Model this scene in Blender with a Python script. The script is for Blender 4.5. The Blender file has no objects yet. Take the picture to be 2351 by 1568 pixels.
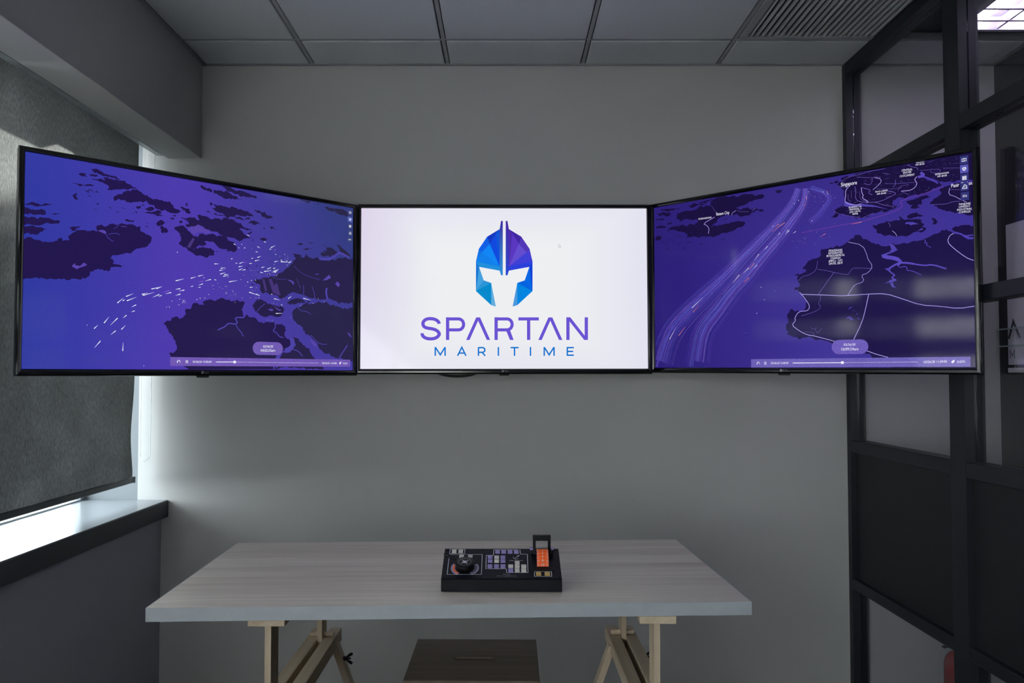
import bpy, bmesh, math, random
from math import sin, cos, pi, radians, atan2, hypot
from mathutils import Vector, Matrix

random.seed(7)
SC = bpy.context.scene
COL = SC.collection

# ------------------------------------------------------------------ camera
cd = bpy.data.cameras.new('camera')
cam = bpy.data.objects.new('camera', cd); COL.objects.link(cam)
cam.location = (0, 0, 1.32)
cam.rotation_euler = (pi / 2 + math.atan(60 / 1815), 0, 0)
cd.sensor_width = 36; cd.lens = 36 * 1815 / 2351
cd.shift_x = 17.5 / 2351; cd.shift_y = 16 / 2351
cd.clip_start = .05; cd.clip_end = 200
SC.camera = cam
# ------------------------------------------------------------------ world, sun, exposure
w = bpy.data.worlds.new('sky'); SC.world = w; w.use_nodes = True
bg = w.node_tree.nodes['Background']
bg.inputs[0].default_value = (.88, .94, 1.0, 1); bg.inputs[1].default_value = SKY = 12.0
sd = bpy.data.lights.new('sun', 'SUN'); sd.energy = 200; sd.angle = radians(.6); sd.color = (1, .97, .92)
sun = bpy.data.objects.new('sun', sd); COL.objects.link(sun)
SUN = Vector((-.43, .83, .36)).normalized()
sun.rotation_euler = SUN.to_track_quat('Z', 'Y').to_euler()
pl = bpy.data.lights.new('window_portal', 'AREA'); pl.shape = 'RECTANGLE'; pl.size = 7.0; pl.size_y = 1.72
pl.cycles.is_portal = True
po = bpy.data.objects.new('window_portal', pl); COL.objects.link(po)
po.location = (-1.99, 0.01, 1.6); po.rotation_euler = (pi / 2, 0, -pi / 2)
SC.view_settings.view_transform = 'Standard'; SC.view_settings.look = 'None'
SC.view_settings.exposure = 0; SC.view_settings.gamma = 1
SC.view_settings.use_curve_mapping = False
SC.cycles.max_bounces = 10; SC.cycles.diffuse_bounces = 5; SC.cycles.glossy_bounces = 4
SC.cycles.transparent_max_bounces = 12; SC.cycles.transmission_bounces = 6
SC.cycles.sample_clamp_indirect = 12; SC.cycles.caustics_reflective = False; SC.cycles.caustics_refractive = False

# ------------------------------------------------------------------ helpers
def s2l(c):
    return c / 12.92 if c <= .04045 else ((c + .055) / 1.055) ** 2.4
def rgb(r, g, b, a=1): return (s2l(r / 255), s2l(g / 255), s2l(b / 255), a)

def mat(name, col, rough=.6, metal=0, spec=.5, noise=None, bump=None, emit=None, coat=0):
    """noise=(scale, amount, stretch xyz); bump=(scale, strength, distance)"""
    m = bpy.data.materials.new(name); m.use_nodes = True
    nt = m.node_tree; N = nt.nodes; L = nt.links; b = N['Principled BSDF']
    b.inputs['Base Color'].default_value = col; b.inputs['Roughness'].default_value = rough
    b.inputs['Metallic'].default_value = metal; b.inputs['Specular IOR Level'].default_value = spec
    b.inputs['Coat Weight'].default_value = coat
    if noise or bump:
        tc = N.new('ShaderNodeTexCoord')
    if noise:
        mp = N.new('ShaderNodeMapping'); mp.inputs['Scale'].default_value = noise[2] if len(noise) > 2 else (1, 1, 1)
        L.new(tc.outputs['Object'], mp.inputs[0])
        n = N.new('ShaderNodeTexNoise'); n.inputs['Scale'].default_value = noise[0]; n.inputs['Detail'].default_value = 5
        L.new(mp.outputs[0], n.inputs[0])
        mr = N.new('ShaderNodeMapRange'); mr.inputs['From Min'].default_value = .3; mr.inputs['From Max'].default_value = .7
        mr.inputs['To Min'].default_value = 1 - noise[1]; mr.inputs['To Max'].default_value = 1 + noise[1]
        L.new(n.outputs[0], mr.inputs[0])
        mx = N.new('ShaderNodeMix'); mx.data_type = 'RGBA'; mx.blend_type = 'MULTIPLY'; mx.inputs[0].default_value = 1
        mx.inputs[6].default_value = col; L.new(mr.outputs[0], mx.inputs[7]); L.new(mx.outputs[2], b.inputs['Base Color'])
    if bump:
        n2 = N.new('ShaderNodeTexNoise'); n2.inputs['Scale'].default_value = bump[0]; n2.inputs['Detail'].default_value = 4
        L.new(tc.outputs['Object'], n2.inputs[0])
        bp = N.new('ShaderNodeBump'); bp.inputs['Strength'].default_value = bump[1]; bp.inputs['Distance'].default_value = bump[2]
        L.new(n2.outputs[0], bp.inputs['Height']); L.new(bp.outputs[0], b.inputs['Normal'])
    if emit:
        b.inputs['Emission Color'].default_value = emit[0]; b.inputs['Emission Strength'].default_value = emit[1]
    return m

def glass_mat(name, tint, gloss=1.0, rough=0.0):
    m = bpy.data.materials.new(name); m.use_nodes = True; nt = m.node_tree; N = nt.nodes; L = nt.links
    N.remove(N['Principled BSDF'])
    t = N.new('ShaderNodeBsdfTransparent'); t.inputs[0].default_value = tint
    g = N.new('ShaderNodeBsdfGlossy'); g.inputs['Roughness'].default_value = rough; g.inputs[0].default_value = (gloss, gloss, gloss, 1)
    lw = N.new('ShaderNodeLayerWeight'); lw.inputs[0].default_value = .5     # Schlick reflectance, the same from both sides
    pw = N.new('ShaderNodeMath'); pw.operation = 'POWER'; pw.inputs[1].default_value = 5; L.new(lw.outputs['Facing'], pw.inputs[0])
    f = N.new('ShaderNodeMath'); f.operation = 'MULTIPLY_ADD'; f.inputs[1].default_value = .96; f.inputs[2].default_value = .04; L.new(pw.outputs[0], f.inputs[0])
    x = N.new('ShaderNodeMixShader'); L.new(f.outputs[0], x.inputs[0]); L.new(t.outputs[0], x.inputs[1]); L.new(g.outputs[0], x.inputs[2])
    L.new(x.outputs[0], N['Material Output'].inputs[0])
    return m

def fabric_mat(name, col, trans, scale, amt, tr_amt):
    m = bpy.data.materials.new(name); m.use_nodes = True; nt = m.node_tree; N = nt.nodes; L = nt.links
    N.remove(N['Principled BSDF'])
    tc = N.new('ShaderNodeTexCoord'); mp = N.new('ShaderNodeMapping'); mp.inputs['Scale'].default_value = scale
    L.new(tc.outputs['Object'], mp.inputs[0])
    n = N.new('ShaderNodeTexNoise'); n.inputs['Scale'].default_value = 1; n.inputs['Detail'].default_value = 6; n.inputs['Roughness'].default_value = .7
    L.new(mp.outputs[0], n.inputs[0])
    n3 = N.new('ShaderNodeTexNoise'); n3.inputs['Scale'].default_value = 6; n3.inputs['Detail'].default_value = 3
    L.new(tc.outputs['Object'], n3.inputs[0])
    def rng(src, a):
        mr = N.new('ShaderNodeMapRange'); mr.inputs['From Min'].default_value = .3; mr.inputs['From Max'].default_value = .7
        mr.inputs['To Min'].default_value = 1 - a; mr.inputs['To Max'].default_value = 1 + a; mr.clamp = False
        L.new(src.outputs[0], mr.inputs[0]); return mr
    def mul(c, f):
        mx = N.new('ShaderNodeMix'); mx.data_type = 'RGBA'; mx.blend_type = 'MULTIPLY'; mx.inputs[0].default_value = 1
        mx.inputs[6].default_value = c; L.new(f.outputs[0], mx.inputs[7]); return mx
    mm = N.new('ShaderNodeMath'); mm.operation = 'MULTIPLY'
    L.new(rng(n, tr_amt).outputs[0], mm.inputs[0]); L.new(rng(n3, .18).outputs[0], mm.inputs[1])
    d = N.new('ShaderNodeBsdfDiffuse'); L.new(mul(col, rng(n, amt)).outputs[2], d.inputs[0])
    t = N.new('ShaderNodeBsdfTranslucent'); L.new(mul(trans, mm).outputs[2], t.inputs[0])
    a = N.new('ShaderNodeAddShader'); L.new(d.outputs[0], a.inputs[0]); L.new(t.outputs[0], a.inputs[1])
    L.new(a.outputs[0], N['Material Output'].inputs[0])
    return m

def wood_mat(name, c1, c2, axis=0, fine=90, rough=.5, coarse=6.0, knots=False):
    m = bpy.data.materials.new(name); m.use_nodes = True; nt = m.node_tree; N = nt.nodes; L = nt.links; b = N['Principled BSDF']
    tc = N.new('ShaderNodeTexCoord'); 
    def layer(sc, stretch, det):
        mp = N.new('ShaderNodeMapping'); v = [sc] * 3; v[axis] = sc / stretch; mp.inputs['Scale'].default_value = v
        L.new(tc.outputs['Object'], mp.inputs[0])
        n = N.new('ShaderNodeTexNoise'); n.inputs['Scale'].default_value = 1; n.inputs['Detail'].default_value = det
        L.new(mp.outputs[0], n.inputs[0]); return n
    a = layer(coarse * 2.2, 16, 3); f = layer(fine, 28, 3)
    mx = N.new('ShaderNodeMath'); mx.operation = 'MULTIPLY_ADD'; L.new(f.outputs[0], mx.inputs[0]); mx.inputs[1].default_value = .45
    m2 = N.new('ShaderNodeMath'); m2.operation = 'MULTIPLY'; L.new(a.outputs[0], m2.inputs[0]); m2.inputs[1].default_value = .65
    L.new(m2.outputs[0], mx.inputs[2])
    r = N.new('ShaderNodeValToRGB'); r.color_ramp.elements[0].position = .38; r.color_ramp.elements[0].color = c2
    r.color_ramp.elements[1].position = .68; r.color_ramp.elements[1].color = c1
    L.new(mx.outputs[0], r.inputs[0]); L.new(r.outputs[0], b.inputs['Base Color'])
    b.inputs['Roughness'].default_value = rough; b.inputs['Specular IOR Level'].default_value = .4
    return m

class MB:
    def __init__(s): s.v = []; s.f = []; s.sm = []; s.mi = []; s.c = []
    def add(s, vs, fs, smooth=False, mi=0, col=None):
        n = len(s.v); s.v += [tuple(v) for v in vs]
        for f in fs: s.f.append(tuple(n + i for i in f)); s.sm.append(smooth); s.mi.append(mi); s.c.append(col)
        return s
    def box(s, a, b, mi=0):
        x0, y0, z0 = a; x1, y1, z1 = b
        return s.add([(x0,y0,z0),(x1,y0,z0),(x1,y1,z0),(x0,y1,z0),(x0,y0,z1),(x1,y0,z1),(x1,y1,z1),(x0,y1,z1)],
                     [(0,3,2,1),(4,5,6,7),(0,1,5,4),(1,2,6,5),(2,3,7,6),(3,0,4,7)], mi=mi)
    def beam(s, p, q, w, h, up=(0,0,1), mi=0):
        """box from p to q, w across, h along the up-ish direction"""
        p = Vector(p); q = Vector(q); d = (q - p).normalized(); r = d.cross(Vector(up)).normalized(); u = r.cross(d)
        vs = [c + r * a * w / 2 + u * b * h / 2 for c in (p, q) for a, b in ((-1,-1),(1,-1),(1,1),(-1,1))]
        return s.add(vs, [(0,1,2,3),(7,6,5,4),(0,4,5,1),(1,5,6,2),(2,6,7,3),(3,7,4,0)], mi=mi)
    def tube(s, pts, rad, n=12, cap=True, mi=0):
        pts = [Vector(p) for p in pts]; rads = rad if isinstance(rad, (list, tuple)) else [rad] * len(pts)
        rings = []; prev = None
        for i, p in enumerate(pts):
            d = (pts[min(i+1, len(pts)-1)] - pts[max(i-1, 0)]).normalized()
            a = prev if prev else (Vector((0,0,1)) if abs(d.z) < .9 else Vector((1,0,0)))
            r = d.cross(a).normalized(); u = r.cross(d).normalized(); prev = u
            rings.append([p + (r * cos(2*pi*k/n) + u * sin(2*pi*k/n)) * rads[i] for k in range(n)])
        vs = [v for r in rings for v in r]; fs = []
        for i in range(len(pts) - 1):
            for k in range(n): fs.append((i*n+k, i*n+(k+1)%n, (i+1)*n+(k+1)%n, (i+1)*n+k))
        s.add(vs, fs, smooth=True, mi=mi)
        if cap:
            m = len(s.v) - len(vs)
            s.f += [tuple(m + k for k in range(n))[::-1], tuple(m + (len(pts)-1)*n + k for k in range(n))]
            s.sm += [False]*2; s.mi += [mi]*2; s.c += [None]*2
        return s
    def lathe(s, prof, c, n=24, mi=0, smooth=True):
        vs = [(c[0] + r*cos(2*pi*k/n), c[1] + r*sin(2*pi*k/n), c[2] + z) for r, z in prof for k in range(n)]
        fs = [(i*n+k, i*n+(k+1)%n, (i+1)*n+(k+1)%n, (i+1)*n+k) for i in range(len(prof)-1) for k in range(n)]
        s.add(vs, fs, smooth, mi)
        m = len(s.v) - len(vs)
        if prof[0][0] > 1e-6: s.f.append(tuple(m+k for k in range(n))[::-1]); s.sm.append(False); s.mi.append(mi); s.c.append(None)
        if prof[-1][0] > 1e-6: s.f.append(tuple(m+(len(prof)-1)*n+k for k in range(n))); s.sm.append(False); s.mi.append(mi); s.c.append(None)
        return s
    def prism(s, poly, x0, x1, mi=0):
        """profile polygon (y, z) extruded along x"""
        n = len(poly); vs = [(x0, y, z) for y, z in poly] + [(x1, y, z) for y, z in poly]
        return s.add(vs, [tuple(range(n)), tuple(range(2*n-1, n-1, -1))] + [(i, i+n, (i+1)%n+n, (i+1)%n) for i in range(n)], mi=mi)
    def build(s, name, m, parent=None, bevel=0, M=None, seg=2):
        me = bpy.data.meshes.new(name); vs = [M @ Vector(v) for v in s.v] if M else s.v
        me.from_pydata(vs, [], s.f); me.polygons.foreach_set('use_smooth', s.sm)
        ms = m if isinstance(m, (list, tuple)) else [m]
        for k in ms: me.materials.append(k)
        if len(ms) > 1: me.polygons.foreach_set('material_index', s.mi)
        if any(c is not None for c in s.c):
            at = me.color_attributes.new('Col', 'FLOAT_COLOR', 'CORNER'); vals = []
            for p, c in zip(me.polygons, s.c):
                if isinstance(c, list):
                    for q in c: vals += q
                else:
                    vals += list(c or (1,1,1,1)) * p.loop_total
            at.data.foreach_set('color', vals)
        else:
            bm = bmesh.new(); bm.from_mesh(me); bmesh.ops.recalc_face_normals(bm, faces=bm.faces); bm.to_mesh(me); bm.free()
        me.update()
        o = bpy.data.objects.new(name, me); COL.objects.link(o)
        if parent: o.parent = parent
        if bevel:
            b = o.modifiers.new('bevel', 'BEVEL'); b.width = bevel; b.segments = seg; b.limit_method = 'ANGLE'; b.angle_limit = radians(35)
        return o

def tag(o, label=None, cat=None, group=None, kind=None):
    for k, v in (('label', label), ('category', cat), ('group', group), ('kind', kind)):
        if v: o[k] = v
    return o
def empty(name, loc=(0,0,0), rz=0, M=None):
    o = bpy.data.objects.new(name, None); COL.objects.link(o); o.empty_display_size = .1
    if M: o.matrix_world = M
    else: o.location = loc; o.rotation_euler = (0, 0, rz)
    return o
def copy_tree(o, parent=None):
    c = o.copy(); COL.objects.link(c); c.parent = parent
    for ch in list(o.children): copy_tree(ch, c)
    return c
def cut(o, cutter_mb):
    """subtract a shape from o for good (no helper object is left behind)"""
    c = cutter_mb.build('cutter', o.data.materials[0])
    if o.parent: c.matrix_world = Matrix.Identity(4)
    b = o.modifiers.new('cut', 'BOOLEAN'); b.operation = 'DIFFERENCE'; b.object = c; b.solver = 'EXACT'
    p = o.parent; o.parent = None
    bpy.context.view_layer.update()
    dg = bpy.context.evaluated_depsgraph_get(); me = bpy.data.meshes.new_from_object(o.evaluated_get(dg))
    o.modifiers.remove(b); o.data = me; o.parent = p
    bpy.data.objects.remove(c)

_font = {}
def text_geo(s):
    """flat outline mesh of a line of text, unit size: verts (x,y), faces, width"""
    if s in _font: return _font[s]
    cu = bpy.data.curves.new('t', 'FONT'); cu.body = s; cu.size = 1; cu.resolution_u = 3
    ob = bpy.data.objects.new('t', cu); COL.objects.link(ob)
    dg = bpy.context.evaluated_depsgraph_get(); me = bpy.data.meshes.new_from_object(ob.evaluated_get(dg))
    vs = [(v.co.x, v.co.y) for v in me.vertices]; fs = [tuple(p.vertices) for p in me.polygons]
    bpy.data.objects.remove(ob); bpy.data.curves.remove(cu); bpy.data.meshes.remove(me)
    n = len(vs); fs = fs + [tuple(n + i for i in f) for f in fs]; vs = [(x - .013, y) for x, y in vs] + [(x + .013, y) for x, y in vs]     # a little bolder
    x0 = min(v[0] for v in vs); x1 = max(v[0] for v in vs); y1 = max(v[1] for v in vs)
    _font[s] = ([(x - x0, y) for x, y in vs], fs, x1 - x0, y1)
    return _font[s]

def stroke(pts, w, closed=False):
    """mitred ribbon along 2D points -> verts, faces"""
    n = len(pts); L = []; R = []
    for i, (x, y) in enumerate(pts):
        if closed: a = pts[(i-1) % n]; b = pts[(i+1) % n]
        else: a = pts[max(i-1, 0)]; b = pts[min(i+1, n-1)]
        def nrm(p, q):
            dx, dy = q[0]-p[0], q[1]-p[1]; l = hypot(dx, dy) or 1; return (-dy/l, dx/l)
        n1 = nrm(a, (x, y)) if a != (x, y) else nrm((x, y), b); n2 = nrm((x, y), b) if b != (x, y) else n1
        mx, my = n1[0]+n2[0], n1[1]+n2[1]; l = hypot(mx, my) or 1; mx /= l; my /= l
        k = 1 / max(.45, mx*n1[0] + my*n1[1])
        L.append((x + mx*w/2*k, y + my*w/2*k)); R.append((x - mx*w/2*k, y - my*w/2*k))
    m = n if closed else n - 1
    return L + R, [(i, (i+1) % n, n + (i+1) % n, n + i) for i in range(m)]
def pairs(a): return [(a[i], a[i+1]) for i in range(0, len(a), 2)]

# ------------------------------------------------------------------ materials
M_wall = mat('wall_paint', (.505, .51, .495, 1), .75, bump=(140, .12, .002), noise=(1.3, .03))
M_rear = mat('grey_rear_wall', (.16, .16, .17, 1), .8)
M_ceil = mat('ceiling_tile_board', (.62, .65, .67, 1), .85, bump=(260, .35, .003), noise=(180, .05))
M_tbar = mat('ceiling_grid_metal', (.34, .35, .36, 1), .5)
M_blade = mat('blade_aluminium', (.55, .56, .56, 1), .45)
M_plenum = mat('dark_void', (.03, .03, .03, 1), .9)
M_floor = mat('grey_carpet', (.045, .045, .05, 1), .95, bump=(400, .5, .004), noise=(60, .2))
M_frame = mat('dark_powder_coat', (.008, .010, .016, 1), .5, bump=(600, .08, .001))
M_panel = mat('dark_solid_panel', (.008, .008, .010, 1), .6)
M_sill = mat('pale_laminate_sill', (.24, .265, .28, 1), .22, noise=(3, .03))
M_fascia = mat('dark_sill_edge', (.035, .042, .052, 1), .45)
M_wall_shade = mat('shaded_wall_paint', (.40, .42, .46, 1), .75, bump=(140, .12, .002))  # same paint as the other walls, darkened and blued to stand for shade
M_jamb = mat('jamb_paint', (.20, .225, .24, 1), .5)
M_alu = mat('pale_aluminium', (.40, .43, .45, 1), .4, metal=.3)
M_dark_alu = mat('dark_bar', (.03, .035, .04, 1), .4)
M_glass = glass_mat('clear_glass', (.93, .95, .95, 1))
M_glass_in = glass_mat('partition_glass', (.93, .93, .95, 1))
M_blind = fabric_mat('woven_grey_blind', (.045, .045, .042, 1), (.0145, .015, .0145, 1), (260, 260, 60), .45, .55)
M_zebra = fabric_mat('zebra_blind_fabric', (.12, .12, .12, 1), (.04, .04, .04, 1), (300, 300, 300), .1, .1)
M_sheer = fabric_mat('zebra_sheer_band', (.10, .10, .10, 1), (.56, .56, .56, 1), (40, 40, 900), .1, .3)
M_white = mat('white_plastic', (.75, .76, .76, 1), .4)
M_tvblack = mat('gloss_black_bezel', (.006, .006, .008, 1), .13, spec=.55)
M_tvback = mat('matte_black_plastic', (.012, .012, .013, 1), .6)
M_steel = mat('black_steel_bracket', (.03, .03, .03, 1), .5, metal=.6)
M_mark = mat('grey_print', (.30, .30, .34, 1), .5)
M_oak = wood_mat('whitened_oak_laminate', (.84, .77, .67, 1), (.58, .51, .43, 1), 0, 60, .36, 5)
M_oak.node_tree.nodes['Principled BSDF'].inputs['Specular IOR Level'].default_value = .75
M_edge = mat('pale_edge_band', (.40, .44, .47, 1), .4, noise=(30, .03))
M_pine = wood_mat('raw_birch_wood', (.62, .52, .38, 1), (.48, .38, .26, 1), 1, 70, .6, 8)
M_pine_z = wood_mat('raw_birch_upright', (.62, .52, .38, 1), (.48, .38, .26, 1), 2, 70, .6, 8)
M_stool = wood_mat('stool_beech', (.17, .135, .10, 1), (.12, .095, .07, 1), 0, 60, .55, 8)
M_con = mat('console_black', (.004, .004, .007, 1), .55, spec=.2, bump=(900, .2, .0005))
M_face = mat('console_faceplate', (.005, .005, .012, 1), .5, spec=.2)
M_dial = mat('dial_black', (.004, .004, .006, 1), .45, spec=.25)
M_key = {k: mat('key_' + k, c, .45) for k, c in dict(white=(.80, .74, .68, 1), lilac=(.34, .28, .60, 1), yellow=(.62, .42, .13, 1)).items()}
M_print = mat('white_print', (.80, .80, .88, 1), .6)
M_orange = mat('orange_print', (1.0, .13, .012, 1), .5)
M_green = mat('dark_green_print', (.07, .09, .09, 1), .5)
M_lil = mat('lilac_print', (.33, .30, .50, 1), .5)
M_red = mat('red_enamel', (.30, .012, .012, 1), .25, spec=.6)
M_brass = mat('brass_valve', (.45, .33, .14, 1), .35, metal=.9)
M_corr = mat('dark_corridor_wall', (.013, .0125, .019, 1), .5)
M_board = mat('white_board', (.80, .76, .84, 1), .4)
M_boardtxt = mat('slate_lettering', (.03, .035, .055, 1), .5)
M_boardtxt2 = mat('grey_lettering', (.16, .18, .24, 1), .5)
M_strip = mat('pale_glass_strip', (.42, .52, .50, 1), .4)
M_lum = mat('luminaire_white', (.72, .68, .78, 1), .35)
M_tube = mat('fluorescent_tube', (.9, .9, .9, 1), .5, emit=((.86, .80, 1.0, 1), 20))
M_tube2 = mat('boosted_fluorescent_tube', (.9, .9, .9, 1), .5, emit=((.86, .80, 1.0, 1), 700))  # output boosted far over the visible tube to brighten the corridor wall
M_gravel = mat('dark_gravel', (.022, .022, .021, 1), .9, spec=0, noise=(.9, .9), bump=(8, .6, .05))
M_leaf = mat('leaf_green', (.07, .11, .05, 1), .7, noise=(4, .4))
M_bark = mat('bark', (.12, .09, .07, 1), .9, bump=(30, .6, .02))
M_ext = mat('outside_render', (.4, .4, .4, 1), .8)

def picture_mat(name, speck):
    m = bpy.data.materials.new(name); m.use_nodes = True; nt = m.node_tree; N = nt.nodes; L = nt.links; b = N['Principled BSDF']
    b.inputs['Base Color'].default_value = (.004, .004, .006, 1); b.inputs['Roughness'].default_value = .07; b.inputs['Specular IOR Level'].default_value = .16
    a = N.new('ShaderNodeAttribute'); a.attribute_name = 'Col'
    tc = N.new('ShaderNodeTexCoord'); n = N.new('ShaderNodeTexNoise'); n.inputs['Scale'].default_value = 420; n.inputs['Detail'].default_value = 2
    L.new(tc.outputs['Object'], n.inputs[0])
    mr = N.new('ShaderNodeMapRange'); mr.inputs['From Min'].default_value = .3; mr.inputs['From Max'].default_value = .7
    mr.inputs['To Min'].default_value = 1 - speck; mr.inputs['To Max'].default_value = 1 + speck; L.new(n.outputs[0], mr.inputs[0])
    L.new(a.outputs['Color'], b.inputs['Emission Color']); L.new(mr.outputs[0], b.inputs['Emission Strength'])
    return m
M_pic = picture_mat('lit_screen_picture', .26)
M_picw = picture_mat('lit_white_screen', .0)

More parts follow.
